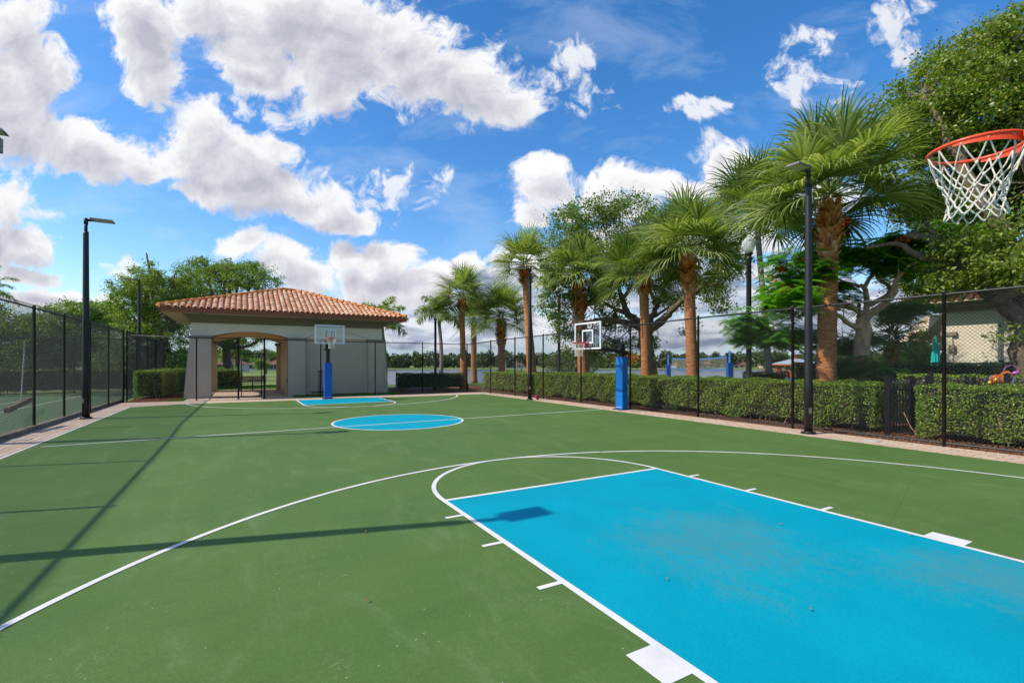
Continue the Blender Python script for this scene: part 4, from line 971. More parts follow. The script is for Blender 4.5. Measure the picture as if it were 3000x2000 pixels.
hx = MB()
hedge('long hedge row closing the far side of the tennis court', (-8.6, 23.0), (-34, 23.0), 1.2, 1.28, 'hedge_leaf_dark', .09, 420, dry=0.)
hedge('low shrub row along the lawn behind the long right hedge, in front of the lake', (14.5, 9), (15.5, 24), 1.3, 1.0, 'hedge_leaf', .08, 260, dry=0.)

# ------------------------------------------------------------------ fan palms behind the right fence
def ptop(u, v, base):  # top of trunk seen at (u,v) at the base's distance
    return at(u, v, fd(base[0], base[1]))
def palm_at(label, u, X, vt, ut, rf, tr, seed, **k):
    t_ = (u-PXC)/FPX; d = (X-CX)/(math.sin(YAW)+t_*math.cos(YAW)); b = at(u, 800, d); b[2] = -.05
    return fan_palm(label, b, at(ut, vt, d), rf, tr, seed=seed, **k)
palm_at('biggest fan palm with a thick ringed trunk, right of the nearest black pole light', 1895, 10.9, 472, 1906, 2.45, (.26, .24), 11, nfr=46, nseg=42, boots=(0, .24), bootr=.36, lo=-8)
palm_at('tall straight fan palm with a round shaggy crown, left of the tall acorn lamp post', 1594, 10.9, 596, 1580, 2.2, (.225, .20), 12, nfr=42, nseg=38, boots=(0, .24), bootr=.33)
palm_at('fan palm with a slender trunk just right of the side hoop post', 1486, 11.2, 640, 1478, 2.25, (.21, .19), 13, nfr=40, nseg=36, boots=(0, .15), bootr=.3, leaf='palm_leaf_dark')
palm_at('fan palm with a swollen orange boot jacket, directly behind the side hoop backboard', 1346, 10.9, 655, 1325, 2.3, (.30, .25), 14, nfr=40, nseg=36, boots=(0, .3), bootr=.42)
palm_at('tall fan palm with a leaning trunk behind the farther pole light', 1224, 11.2, 620, 1206, 2.3, (.30, .23), 15, nfr=32, nseg=32, boots=(0, .14), bootr=.52, fine=False, lo=-30)
palm_at('fan palm with hanging dead boots, between the farther pole light and the corner', 1153, 11.6, 735, 1151, 2.5, (.24, .24), 16, nfr=38, nseg=30, boots=(0, .4), bootr=.42, fine=False)
palm_at('fan palm rising just behind the far right corner post of the court', 1066, 8.7, 690, 1060, 2.1, (.24, .18), 17, nfr=38, nseg=30, boots=(0, .14), bootr=.33, fine=False)
palm_at('fan palm with a bare grey trunk behind the corner, crown mixed with its neighbours', 1089, 13.5, 745, 1088, 2.6, (.26, .24), 18, nfr=34, nseg=26, boots=(0, .05), bootr=.3, fine=False, leaf='palm_leaf_dark')
feather_palm('feather_palm', 'feathery palm with drooping brushy fronds beside the small far lamp post', at(1011, 890, 31), at(1009, 745, 31), 1.9, .13, 11, 50, seed=5, width=.035, drp=1.7, plum=.9)
feather_palm('feather_palm', 'feathery palm showing above the right end of the pavilion roof', (6.3, 26, -.1), at(878, 762, 36), 2.3, .16, 11, 50, seed=6, width=.035, drp=1.6, plum=.8)
fan_palm('slim fan palm on a bare pale trunk behind the tall acorn lamp post', at(1772, 860, 21)*np.array((1, 1, 0)), at(1738, 505, 21), 2.6, (.15, .12), 44, 32, 'palm_leaf_dark', (0, .04), .16, 27, 'sabal palms behind the right fence', 1.1, 0., False, -20, 'bark_grey')
feather_palm('feather_palm', 'grey palm at the left edge behind the tennis court, only frond tips in view', at(-45, 900, 24), at(-42, 700, 24), 1.7, .14, 12, 40, seed=9, drp=1.5)
fan_palm('small palmetto with a slanted booted trunk right of the flame tree', at(2040, 860, 17)*np.array((1, 1, 0)), at(2050, 792, 17), 1.15, (.16, .14), 34, 26, 'palm_leaf_dark', (0, .9), .2, 21, 'small palms', 1., 0., False, -60)
cyc = thing('cycad', 'dark spiky cycad in front of the gazebo deck railing', 'plant', tuple(map(float, at(1838, 870, 19)*np.array((1, 1, 0)))))
S_ = []; c0 = at(1838, 862, 19)
for i in range(16):
    a = i*2.4; hd = np.array((math.cos(a), math.sin(a), 0)); p = c0.copy(); dv = hd*.8+np.array((0, 0, .7)); 
    for k_ in range(8):
        dv = dv+np.array((0, 0, -.1)); dv /= np.linalg.norm(dv); q_ = p+dv*.13; w_ = np.cross(dv, (0, 0, 1)); w_ /= np.linalg.norm(w_)+1e-9
        for sg in (-1, 1):
            e = q_+w_*sg*.14+dv*.05; S_.append([(p, q_), (e, e+dv*.012)])
        p = q_
rawstrip('fronds', np.array(S_), 'oak_leaf', cyc)
MB().tube([(c0[0], c0[1], -.05), tuple(c0)], [.16, .12], 10).build('trunk', 'bark_oak', cyc)

# ------------------------------------------------------------------ broad trees
def A(u, v, d): return at(u, v, d)
def z3(x, y): return ((x/2.94+2100)*.784, (y/2.94+600)*.784)
def z4(x, y): return ((x/3.485+1650)*.784, (y/3.485+850)*.784)
# flame tree (royal poinciana)
dT = 15.2
def C3(pts, d0=dT, dd=0.): return [A(*z3(x, y), d0+dd*i/max(1, len(pts)-1)) for i, (x, y) in enumerate(pts)]
b_ = C3([(1240, 1420), (1245, 1200), (1255, 1020), (1270, 930)]); b_[0][2] = -.05
chains = [(b_, .24, .18),
 (C3([(1255, 960), (1180, 890), (1050, 865), (960, 800), (820, 700)], dT, -1.2), .10, .04), (C3([(1275, 960), (1290, 830), (1270, 715), (1200, 690), (1060, 650), (960, 600)], dT, .8), .095, .03),
 (C3([(1270, 720), (1310, 640), (1340, 590), (1330, 470)], dT, .8), .07, .03), (C3([(1285, 960), (1430, 860), (1520, 760), (1545, 660), (1610, 570), (1720, 490)], dT, -.9), .11, .04),
 (C3([(1300, 860), (1440, 800), (1500, 720), (1400, 640), (1340, 540), (1285, 455)], dT, 1.), .09, .03), (C3([(1400, 640), (1480, 600), (1570, 570)], dT, 1.), .06, .025), (C3([(1300, 950), (1430, 880), (1550, 745)], dT, -.5), .085, .04),
 (C3([(1250, 1060), (1130, 1020), (1060, 960), (960, 930)], dT, -1.), .09, .04), (C3([(1340, 540), (1400, 470), (1420, 400)], dT, 1.), .05, .02)]
lob = []
for (u, v, ru, rv, dz) in [(1830, 640, 90, 50, -.5), (1800, 720, 70, 45, -1.), (1840, 760, 90, 30, .6), (1790, 780, 50, 24, -.8), (2010, 590, 130, 45, 0), (2100, 560, 110, 50, 0), (1930, 570, 90, 45, .5), (1990, 795, 60, 22, .8), (2060, 700, 60, 22, 1.), (1960, 845, 60, 16, .3), (1870, 690, 70, 60, .5)]:
    s_ = (dT+dz)/FPX; lob.append((A(u, v, dT+dz), (ru*s_, 1.2, rv*s_)))
ft = broad_tree('flame_tree', 'flame tree with pale forked trunk, ferny bright leaves and red flowers', 'tree', b_[0], chains, [], 10, 'fern_leaf', bark='bark_pale', twigs=0) if False else None
ft = thing('flame_tree', 'flame tree with pale forked trunk, ferny bright leaves and red flowers', 'tree', tuple(map(float, b_[0])))
branch_mesh(ft, 'trunk', 'bark_pale', chains[:1], 14); branch_mesh(ft, 'branches', 'bark_pale', chains[1:], 10)
# bipinnate sprays: flat feathery fronds
P, Cc = crown_points(lob, 4600, .4, .15); SP = []
for p in P:
    a = rng.random()*6.28; hd = np.array((math.cos(a), math.sin(a), rng.uniform(-.35, .1))); sd = np.cross(hd, (0, 0, 1)); sd /= np.linalg.norm(sd); L_ = rng.uniform(.3, .5)
    for j in range(12):
        s_ = (j+1)/12; q0 = p+hd*L_*s_+np.array((0, 0, -.1*s_*s_))
        for sg in (-1, 1):
            l = .15*math.sin(math.pi*min(1, .15+.85*s_))+.02; e = q0+sd*sg*l+hd*l*.35+np.array((0, 0, -.03)); w_ = hd*.016
            SP.append((q0-w_, q0+w_, e+w_*.6, e-w_*.6))
raw('crown', np.array(SP), 'fern_leaf', ft)
fl_ = []
for (u, v, dd, n) in [(1795, 615, -1.2, 80), (1805, 665, -1.2, 40), (1776, 641, -1.2, 14), (1935, 510, -.6, 90), (1925, 527, -.8, 60), (1835, 596, -1.2, 40), (2057, 554, -.9, 14), (2070, 554, -.9, 30), (2083, 549, -.9, 16), (1821, 675, -1., 16), (1845, 605, -1., 30), (2058, 508, -.9, 18), (1912, 815, -.9, 4)]:
    c = A(u, v, dT+dd); fl_.append(c+rng.normal(0, 1, (n, 3))*np.array((.10, .10, .065)))
raw('flowers', leaves(np.concatenate(fl_), .075, .8, .3), 'flower_red', ft)['kind'] = 'stuff'
q = MB()
for (u, v) in [(1937, 700), (1934, 750), (2063, 600)]:
    a = A(u, v, dT-1); q.tube([a, a+np.array((.03, 0, -.28)), a+np.array((.0, .02, -.55))], [.008, .016, .006], 5)
q.build('seed_pods', 'bark_pale', ft)

# big oak upper right
dO = 13.0
b5 = A(2395, 900, 12.2); b5[2] = -.05
def OO(pts, d0, dd=0.): return [A(u, v, d0+dd*i/max(1, len(pts)-1)) for i, (u, v) in enumerate(pts)]
ch = [([b5]+OO([(2388, 820), (2380, 740), (2385, 660), (2420, 560)], 12.2, .3), .52, .40),
 (OO([(2375, 740), (2300, 690), (2200, 600), (2160, 560), (2080, 540)], 12.3, .8), .26, .07), (OO([(2200, 600), (2120, 590), (2060, 560), (1990, 570)], 12.8, .5), .12, .04),
 (OO([(2380, 690), (2320, 560), (2230, 420), (2170, 300), (2120, 220)], 12.4, 1.4), .25, .05), (OO([(2380, 600), (2380, 420), (2330, 260), (2290, 120)], 12.5, 1.), .28, .05),
 (OO([(2160, 560), (2120, 500), (2095, 430)], 13, .5), .09, .03), (OO([(2300, 690), (2350, 640), (2420, 600)], 12., -1), .2, .08), (OO([(2400, 560), (2480, 400), (2560, 250)], 12.5, 1), .3, .06)]
lob = []
for (u, v, ru, rv, dd, ry) in [(2130, 215, 90, 60, 1.2, 1.4), (2230, 160, 110, 80, 1.4, 1.6), (2330, 120, 110, 80, 1., 1.6), (2170, 290, 120, 80, 1., 1.6), (2290, 260, 120, 100, .6, 1.6), (2200, 380, 120, 80, 2.8, 1.5), (2110, 330, 70, 60, 2.6, 1.2), (2330, 370, 90, 100, 1.4, 1.5),
    (2160, 480, 120, 60, 4.8, 1.4), (2280, 500, 110, 80, 2.4, 1.2), (2110, 600, 110, 45, 4.6, 1.2), (2220, 620, 120, 50, 5., 1.2), (2330, 600, 80, 70, -.6, 1.), (2130, 665, 70, 24, 6, 1.), (2480, 300, 160, 220, .4, 2.2), (2440, 90, 140, 100, 1., 2.), (2330, 180, 60, 40, -.3, 1.), (2210, 560, 70, 36, -.8, .6), (2290, 600, 60, 44, -1.4, .6), (2180, 650, 60, 22, -.6, .5), (2340, 520, 50, 60, -1.2, .7), (2240, 640, 46, 18, -1., .5), (2120, 480, 60, 40, .2, .8), (2345, 640, 40, 30, -1.8, .5), (2318, 770, 18, 14, -1.3, .3)]:
    s_ = (dO+dd)/FPX; lob.append((A(u, v, dO+dd), (ru*s_, ry, rv*s_)))
broad_tree('oak_tree', 'huge live oak with massive grey trunk filling the upper right corner', 'tree', b5, ch, lob, 135000, 'oak_leaf_yellow', .10, 'bark_oak', .30, .35, 260, aspect=.55, n=10)

# sprawling oak behind the palms, centre right
dC = 24.
def C4(pts, d0=dC, dd=0.): return [A(*z4(x, y), d0+dd*i/max(1, len(pts)-1)) for i, (x, y) in enumerate(pts)]
b3 = C4([(870, 960), (860, 760), (850, 560), (840, 400)]); b3[0][2] = -.05
ch = [(b3, .42, .34), (C4([(850, 420), (700, 345), (560, 320), (400, 300), (280, 312), (150, 330)], dC, -1.5), .2, .05), (C4([(845, 400), (760, 320), (660, 240), (600, 100), (560, -60)], dC, .5), .26, .08),
 (C4([(860, 420), (960, 350), (1060, 260), (1150, 170), (1260, 70), (1400, -20), (1560, -60)], dC, -1.), .25, .05), (C4([(860, 400), (900, 280), (950, 170), (1000, 50), (1060, -80)], dC, 1.), .2, .06),
 (C4([(930, 270), (1040, 200), (1100, 140)], dC, .3), .09, .03), (C4([(660, 240), (540, 190), (430, 130), (330, 60)], dC, 1.), .12, .04), (C4([(960, 150), (900, 40), (870, -90)], dC, 1.), .13, .04), (C4([(600, 100), (680, -20), (730, -150)], dC, 0), .12, .04)]
lob = []
for (u, v, ru, rv, dd, ry) in [(1310, 510, 45, 40, 0, 1.4), (1350, 490, 60, 34, 1, 1.6), (1420, 480, 60, 34, 1, 1.6), (1300, 560, 60, 34, 0, 1.4), (1390, 560, 80, 50, 2, 1.8), (1290, 620, 50, 40, -1, 1.2), (1285, 700, 60, 40, 0, 1.), (1300, 760, 60, 30, 1, 1.), (1380, 690, 60, 30, 1, 1.), (1420, 740, 50, 22, 1.5, 1.),
    (1480, 560, 90, 50, 2, 1.8), (1540, 600, 70, 36, 1, 1.3), (1420, 640, 70, 32, 1, 1.3), (1540, 690, 60, 24, 1, 1.1), (1610, 650, 60, 30, .5, 1.2), (1660, 640, 40, 36, -.6, .8), (1650, 690, 40, 24, -.6, .7), (1690, 600, 40, 28, -.5, .8), (1580, 760, 20, 12, 0, .5), (1410, 805, 60, 26, 2, 1.), (1330, 815, 50, 24, 2.5, 1.), (1480, 790, 40, 20, 2, .8), (1520, 500, 60, 30, 1, 1.2), (1610, 560, 60, 30, 1, 1.2), (1655, 580, 45, 20, 0, .8)]:
    s_ = (dC+dd)/FPX; lob.append((A(u, v, dC+dd), (ru*s_, ry, rv*s_)))
broad_tree('oak_tree', 'sprawling live oak with crooked limbs rising behind the row of fan palms', 'tree', b3[0], ch, lob, 50000, 'oak_leaf', .125, 'bark_oak', .36, .3, 170, aspect=.55)

# oak left, behind the pavilion
def oakL(label, u, d, vtop, spread, lobes, total, base_r=.35, leaf='soft_leaf', size=.13, lean=0, clump=.42, hollow=.3):
    b = A(u, 860, d); b[2] = -.1; s_ = d/FPX; fk = A(u+lean, 800, d)
    ch = [([b, A(u+lean*.5, 840, d), fk], base_r, base_r*.8)]
    L = []
    for (lu, lv, ru, rv, dd, ry) in lobes:
        c = A(lu, lv, d+dd); L.append((c, (ru*s_, ry, rv*s_)))
        m_ = fk*.45+c*.55+np.array((0, 0, -.12*abs(lu-u)*s_)); ch.append(([fk, m_, c, c+(c-fk)*.12], base_r*.42, .03))
    return broad_tree('oak_tree', label, 'tree', b, ch, L, total, leaf, size, 'bark_oak', clump, hollow, 120, aspect=.5)
oakL('wide spreading oak whose crown rises above the left half of the pavilion roof', 520, 36, 598, 0, [(430, 660, 40, 36, 0, 2), (480, 640, 60, 34, 1, 2.5), (550, 635, 60, 30, 1, 2.5), (600, 645, 40, 24, 0, 2), (420, 720, 40, 40, 0, 2), (500, 700, 90, 40, 2, 2), (560, 770, 50, 22, -2, 1.5), (620, 765, 40, 18, -2, 1.2), (500, 785, 40, 20, -1, 1.5), (585, 620, 34, 14, 0, 1.5), (530, 615, 40, 14, 0, 1.5), (440, 700, 60, 40, 1, 2), (470, 610, 36, 12, 0, 1.4), (515, 640, 60, 30, -1, 2)], 44000, clump=.34, hollow=.5)
oakL('leafy oak left of the pavilion behind the corner pole light', 370, 33, 598, 0, [(330, 640, 44, 30, 0, 2), (290, 660, 34, 24, -1, 1.5), (360, 690, 60, 40, 0, 2), (300, 720, 50, 34, 0, 2), (380, 770, 60, 44, 0, 2), (310, 790, 60, 44, 0, 2), (340, 604, 10, 5, 0, .5), (400, 830, 40, 30, 0, 1.5), (265, 690, 20, 14, 0, 1), (420, 690, 30, 40, 1, 1.5), (270, 830, 60, 28, 0, 1.6), (340, 740, 70, 44, 1, 2), (330, 670, 50, 34, 1, 2), (400, 640, 40, 26, 1, 2)], 50000, clump=.34, hollow=.5)
oakL('bright green round tree behind the tennis fence, left of the corner pole light', 215, 40, 680, 0, [(220, 715, 44, 26, 0, 2), (180, 725, 36, 22, 0, 2), (240, 770, 50, 40, 0, 2), (190, 790, 60, 50, 0, 2), (155, 700, 14, 8, 0, .8), (120, 715, 22, 12, 0, 1), (250, 730, 40, 34, 1, 2), (130, 760, 50, 34, 1, 2)], 34000, .25, 'hedge_leaf_light', .16)
oakL('shady tree at the far left seen through the tennis fence', 60, 38, 700, 0, [(60, 750, 60, 34, 0, 2), (20, 780, 60, 40, 0, 2), (120, 770, 60, 40, 0, 2), (90, 820, 80, 36, 0, 2), (0, 720, 30, 18, 0, 1), (-60, 760, 70, 50, 0, 2), (-20, 830, 60, 30, 0, 2)], 36000, .3, 'soft_leaf', .17)
oakL('shady tree in the middle behind the tennis court, with bare pale stems', 165, 46, 720, 0, [(165, 800, 60, 40, 0, 2), (250, 820, 50, 34, 0, 2), (100, 830, 60, 24, 0, 2)], 12000, .3, 'far_leaf', .2)
oakL('small spreading tree with open branches left of the cream building', 2090, 24, 760, 0, [(2050, 840, 50, 14, 0, 1.2), (2120, 825, 60, 16, 0, 1.2), (2085, 800, 50, 14, 0, 1), (2140, 800, 36, 14, 1, 1), (2090, 770, 30, 10, 0, 1)], 9000, .14, 'oak_leaf', .1, clump=.3)
oakL('dark tree beyond the passage of the pavilion, left side', 545, 60, 780, 0, [(530, 800, 20, 18, 0, 1.6), (548, 785, 18, 14, 0, 1.6), (520, 820, 16, 14, 0, 1.4), (560, 810, 14, 10, 0, 1.2)], 6000, .28, 'soft_leaf', .2)
oakL('small light green tree beyond the passage of the pavilion, right side', 610, 75, 800, 0, [(605, 838, 16, 12, 0, 1.6), (590, 832, 12, 10, 0, 1.4), (618, 815, 16, 12, 6, 1.6)], 4000, .2, 'hedge_leaf_light', .22)
sh = hedge('rounded shrub mass behind the rear left pier, seen through the passage', (-3.9, 22.8), (-6.4, 22.3), 2.0, 1.25, 'hedge_leaf_light', .07, 420, dry=0., wob=.25)

# ------------------------------------------------------------------ lamp posts with acorn globes
def acorn(label, u, vg0, vb, d, group='acorn globe lamp posts'):
    b = at(u, vb, d); zt = at(u, vg0, d)[2]; sc = 1.0; z0 = -.05; zg = zt-.56
    rt_ = thing('lamp_post', label, 'lamp post', (float(b[0]), float(b[1]), z0), group); p = (b[0], b[1], 0)
    MB().lathe(p, [(.17, z0), (.17, .25), (.12, .3), (.12, .7), (.085, .78), (.075, zg-.25), (.10, zg-.22), (.10, zg-.18), (.06, zg-.15), (.06, zg-.1), (.12, zg-.05), (.12, zg)], 16).build('post', 'pole_black', rt_, True)
    MB().lathe(p, [(.10, zg), (.16, zg+.1), (.205, zg+.24), (.20, zg+.33), (.13, zg+.44), (.065, zg+.49), (.05, zg+.52), (.012, zg+.58)], 20).build('globe', 'globe_glass', rt_, True)
    return rt_
acorn('tall fluted black lamp post with an acorn globe, left of the nearest pole light', 1720, 540, 870, 15.2)
acorn('acorn globe lamp post partly hidden by palm fronds, left of the side hoop', 1284, 655, 870, 26.)
acorn('small distant acorn globe lamp post behind the far fence, right of the pavilion', 1000, 713, 870, 31.)
acorn('acorn globe lamp post mostly hidden behind the forked flame tree', 1973, 664, 870, 23.)

# ------------------------------------------------------------------ cream building on the right
def fpt(x, y): return ((x/3.92+2650)*.784, (y/3.92+780)*.784)
bh = thing('bathhouse', 'cream stucco building with clay tile roof behind the trees at the right edge', 'building', (26, -6.5, 0))
dB = 17.5
def onYl(u, Xp): t_ = (u-PXC)/FPX; d = (Xp-CX)/(math.sin(YAW)+t_*math.cos(YAW)); return CY + d*(math.cos(YAW)-t_*math.sin(YAW)), d
XB = 24.3   # wall facing the court
yN, dN = onYl(2165, XB); yS, dS = onYl(2292, XB)
zr = CZ+(HYC-700)/FPX*dN*1.04
q = MB(); q.prism([(yN, -.1), (yN, 4.05), (yS-4.5, 4.05), (yS-4.5, -.1)], 0, XB+.35, XB+.6)
q.build('wall', 'stucco_cream', bh)
q = MB(); q.box((XB+.2, (yN+yS)/2, 2.0), (.36, abs(yN-yS), 4.1)); q.box((XB+4, yN+.1-.2, 2.0), (7.4, .24, 4.1)); q.build('wall', 'stucco_cream', bh)
y1_, _ = onYl(2172, XB); y2_, _ = onYl(2189, XB)
q = MB(); q.box((XB-.02, (y1_+y2_)/2, 1.45), (.1, abs(y1_-y2_)+.1, 2.95), 0, 0, (.1, abs(y1_-y2_)-.02)); q.build('pilaster', 'stucco_cream', bh); q = MB(); q.box((XB-.03, (y1_+y2_)/2, 3.0), (.22, abs(y1_-y2_)+.3, .17)); q.build('pilaster_cap', 'trim_taupe', bh)
q = MB(); q.box((XB-.1, y1_-.25, 2.35), (.12, .2, .3)); q.build('wall_lamp', 'trim_taupe', bh); q = MB(); q.tube([(XB-.03, y1_+.12, 2.9), (XB-.03, y1_+.12, 3.7)], .03, 6); q.build('downpipe', 'old_tile', bh)
q = MB(); q.box((XB, (yN+yS)/2-2., 4.08), (.35, abs(yN-yS)+4.6, .16)); q.box((XB-.1, (yN+yS)/2-2., 4.23), (.6, abs(yN-yS)+4.9, .16)); q.build('cornice', 'trim_taupe', bh)
EB = XB-1.0; yE0 = yN+1.3; yE1 = yS-5.5
q = MB(); q.box(((EB+XB+8)/2, (yE0+yE1)/2, 4.4), (XB+8-EB, abs(yE0-yE1), .06)); q.build('soffit', 'soffit', bh)
q = MB(); q.quad((EB, yE0, 4.46), (EB, yE1, 4.46), (XB+3.5, yE1+4, 6.4), (XB+3.5, yE0-4, 6.4)); q.quad((EB, yE0, 4.46), (XB+3.5, yE0-4, 6.4), (XB+8, yE0, 4.46)); 
rb_ = q.build('roof', 'old_tile', bh); tls = MB()
for i in range(26):
    y_ = yE0-.15-i*.3
    if y_ < yE1: break
    for k_ in range(9):
        f0 = k_/9; x0_ = EB-.08+f0*4.4; z0_ = 4.51+f0*1.94
        if f0*4 > (yE0-y_)+.2: break
        tls.tube([(x0_, y_, z0_), (x0_+.55, y_, z0_+.2)], [.10, .08], 7)
tls.build('tiles', 'old_tile', rb_)
q = MB(); q.quad((XB-.3, yN+.05, 3.0), (XB+4.2, yN+.05, 3.0), (XB+3.4, yN+2.6, 2.3), (XB-1.2, yN+2.6, 2.3)); 
u1, u2 = A(2104, 786, 23.6), A(2166, 788, 23.4)
q = MB(); tp3 = A(2166, 722, 23.4); q.add([tuple(u1), tuple(u2), tuple(tp3), tuple(u1+np.array((.5, .9, .05))), tuple(u2+np.array((.5, .9, .05))), tuple(tp3+np.array((.5, .9, .05)))], [(0, 1, 2), (3, 5, 4), (0, 3, 4, 1), (1, 4, 5, 2), (2, 5, 3, 0)]); q.build('porch_roof', 'stucco', bh)

# picket fences
def picket(label, pts, h=1.22, sp=.115, group='black picket fencing'):
    rt_ = thing('picket_fence', label, 'fence', (pts[0][0], pts[0][1], 0), group); q = MB(); pp = MB(); pr_ = MB()
    for i in range(len(pts)-1):
        a = np.array(pts[i], float); b = np.array(pts[i+1], float); L = np.linalg.norm(b-a); n = int(L/sp); an = math.atan2(*(b-a)[::-1])
        for k_ in range(1, n):
            p = a+(b-a)*k_/n; q.box((p[0], p[1], h/2+.04), (.022, .022, h-.08)); q.box((p[0], p[1], h+.03), (.04, .04, .1), 0, 0, (.002, .002))
        for zz in (.16, h-.18): c = (a+b)/2; pr_.box((c[0], c[1], zz), (L, .03, .035), an)
    for p in pts: MB().lathe((p[0], p[1], 0), [(.055, 0), (.055, h+.11), (.07, h+.112), (.07, h+.14), (.01, h+.16)], 4).build('post', 'fence_black', rt_)
    q.build('pickets', 'fence_black', rt_); pr_.build('rails', 'fence_black', rt_)
    return rt_
picket('short black picket gate panel in the gap of the right hedge', [(9.35, -7.6), (10.3, -7.72), (10.95, -7.8)])
picket('black picket fence whose tips show above the hedge at the right edge', [(11.0, -7.85), (11.0, -9.2), (11.0, -10.6), (11.0, -12)], 1.3)
picket('short black picket fence in front of the cream building wall', [tuple(A(2300, 850, 15.5)[:2]), tuple(A(2352, 850, 15.)[:2])], 1.62)

# foil balloon lying on the hedge
bc = A(2292, 876, 11.2); bl = thing('foil_balloon', 'crumpled orange foil balloon with pink ribbon on the hedge at the right edge', 'balloon', tuple(map(float, bc)))
def blob(name, c, r, m, par):
    bm_ = MB(); n, k_ = 18, 12; V = []; 
    for i in range(k_+1):
        for j in range(n):
            ph = math.pi*i/k_; th = 2*math.pi*j/n; w_ = 1+.12*math.sin(5*th+3*ph)+.06*math.sin(9*th-4*ph)
            V.append((c[0]+r[0]*w_*math.sin(ph)*math.cos(th), c[1]+r[1]*w_*math.sin(ph)*math.sin(th), c[2]+r[2]*w_*math.cos(ph)))
    return bm_.add(V, [(i*n+j, i*n+(j+1) % n, (i+1)*n+(j+1) % n, (i+1)*n+j) for i in range(k_) for j in range(n)]).build(name, m, par, True)
blob('body', bc+np.array((0, 0, .03)), (.2, .12, .13), 'foil_orange', bl); blob('body', bc+np.array((.18, -.1, .12)), (.13, .1, .12), 'foil_orange', bl); blob('wing', bc+np.array((.03, .12, .02)), (.1, .03, .12), 'foil_silver', bl); blob('wing', bc+np.array((.26, -.2, .0)), (.09, .03, .12), 'foil_silver', bl)
blob('panel', bc+np.array((-.12, .1, -.03)), (.08, .04, .05), 'foil_yellow', bl); blob('bow', bc+np.array((.36, -.2, .2)), (.07, .05, .04), 'ribbon_pink', bl)
q = MB(); q.tube([bc+np.array((.28+.12*math.cos(t_)*1., -.15-.09*math.cos(t_), .25+.13*math.sin(t_))) for t_ in np.linspace(-.3, 3.9, 20)], .006, 5); q.build('ribbon', 'ribbon_pink', bl)

# ------------------------------------------------------------------ beyond the fence: volleyball, bench, gazebo, umbrellas, boat
def vpost(label, u, vt, d, vpad):
    b = at(u, 860, d); zt = at(u, vt, d)[2]; zp = at(u, vpad, d)[2]
    rt_ = thing('net_post', label, 'net post', (float(b[0]), float(b[1]), -.3), 'volleyball net posts'); MB().lathe((b[0], b[1], 0), [(.06, -.3), (.06, zt)], 10).build('post', 'pad_azure', rt_, True); MB().box((b[0], b[1], (zp-.3)/2), (.32, .32, zp+.3), YAW*-1).build('pad', 'pad_blue', rt_); return b, zt
pA, zA = vpost('left blue padded volleyball post', 1535, 814, 40., 838); pB, zB = vpost('right blue padded volleyball post', 1676, 805, 30., 833)
vn = thing('volleyball_net', 'volleyball net with blue tapes strung between two blue posts beyond the hedge', 'net', tuple(map(float, pA)))
tl0, tr0 = A(1543, 823, 39.6), A(1669, 819.5, 30.3); bl0, br0 = A(1543, 845, 39.6), A(1669, 848, 30.3)
def band(name, a, b, hh, m):
    n = 14; V = []
    for i in range(n+1): s_ = i/n; p = a+(b-a)*s_+np.array((0, 0, -.10*math.sin(math.pi*s_))); V += [tuple(p+np.array((0, 0, hh))), tuple(p-np.array((0, 0, hh))), tuple(p+np.array((.02, .01, -hh))), tuple(p+np.array((.02, .01, hh)))]
    return MB().add(V, [(i*4+k_, i*4+(k_+1) % 4, i*4+4+(k_+1) % 4, i*4+4+k_) for i in range(n) for k_ in range(4)]).build(name, m, vn)
band('top_tape', tl0, tr0, .05, 'pad_azure'); band('bottom_tape', bl0, br0, .05, 'pad_azure')
q = MB()
for i in range(9): s_ = i/8; a = bl0+(tl0-bl0)*s_; b = br0+(tr0-br0)*s_; q.tube([a+(b-a)*k_+np.array((0, 0, -.10*math.sin(math.pi*k_))) for k_ in np.linspace(0, 1, 9)], .008, 3, False)
for i in range(81): s_ = i/80; sg = np.array((0, 0, -.10*math.sin(math.pi*s_))); q.tube([bl0+(br0-bl0)*s_+sg, tl0+(tr0-tl0)*s_+sg], .006, 3, False)
q.build('mesh', 'net_white', vn); q = MB(); q.tube([tl0, bl0], .02, 5); q.tube([tr0, br0], .03, 5); q.build('side_tape', 'pad_azure', vn)
def bench(label, c, ang, m, L=1.5, z0=-.05, group='benches'):
    rt_ = thing('bench', label, 'bench', (float(c[0]), float(c[1]), z0), group); cc, ss = math.cos(ang), math.sin(ang)
    def P(x, y, z): return (c[0]+cc*x-ss*y, c[1]+ss*x+cc*y, z0+z)
    q = MB(); [q.box(P(0, y, .45), (L, .085, .04), ang) for y in (-.2, -.1, 0, .1)]; q.build('seat', m, rt_)
    q = MB(); [q.box(P(0, .2+.03*i, .58+.1*i), (L, .03, .08), ang) for i in range(4)]; q.build('backrest', m, rt_)
    for x in (-L/2+.08, 0, L/2-.08): q = MB(); q.box(P(x, -.16, .22), (.06, .06, .44), ang); q.box(P(x, .2, .45), (.06, .06, .9), ang); q.box(P(x, 0, .41), (.05, .4, .05), ang); q.build('leg', 'fence_black', rt_)
    for x in (-L/2+.05, L/2-.05): q = MB(); q.box(P(x, 0, .65), (.05, .48, .04), ang); q.box(P(x, -.2, .55), (.05, .05, .2), ang); q.build('armrest', 'fence_black', rt_)
    return rt_
bench('brown slatted bench seen through the pavilion passage, back towards the court', at(580, 893, 29.5), math.pi, 'bench_wood')
bench('black slatted bench beyond the long hedge, beside the volleyball net', at(1615, 870, 24), math.pi-.9, 'fence_black', 1.3)
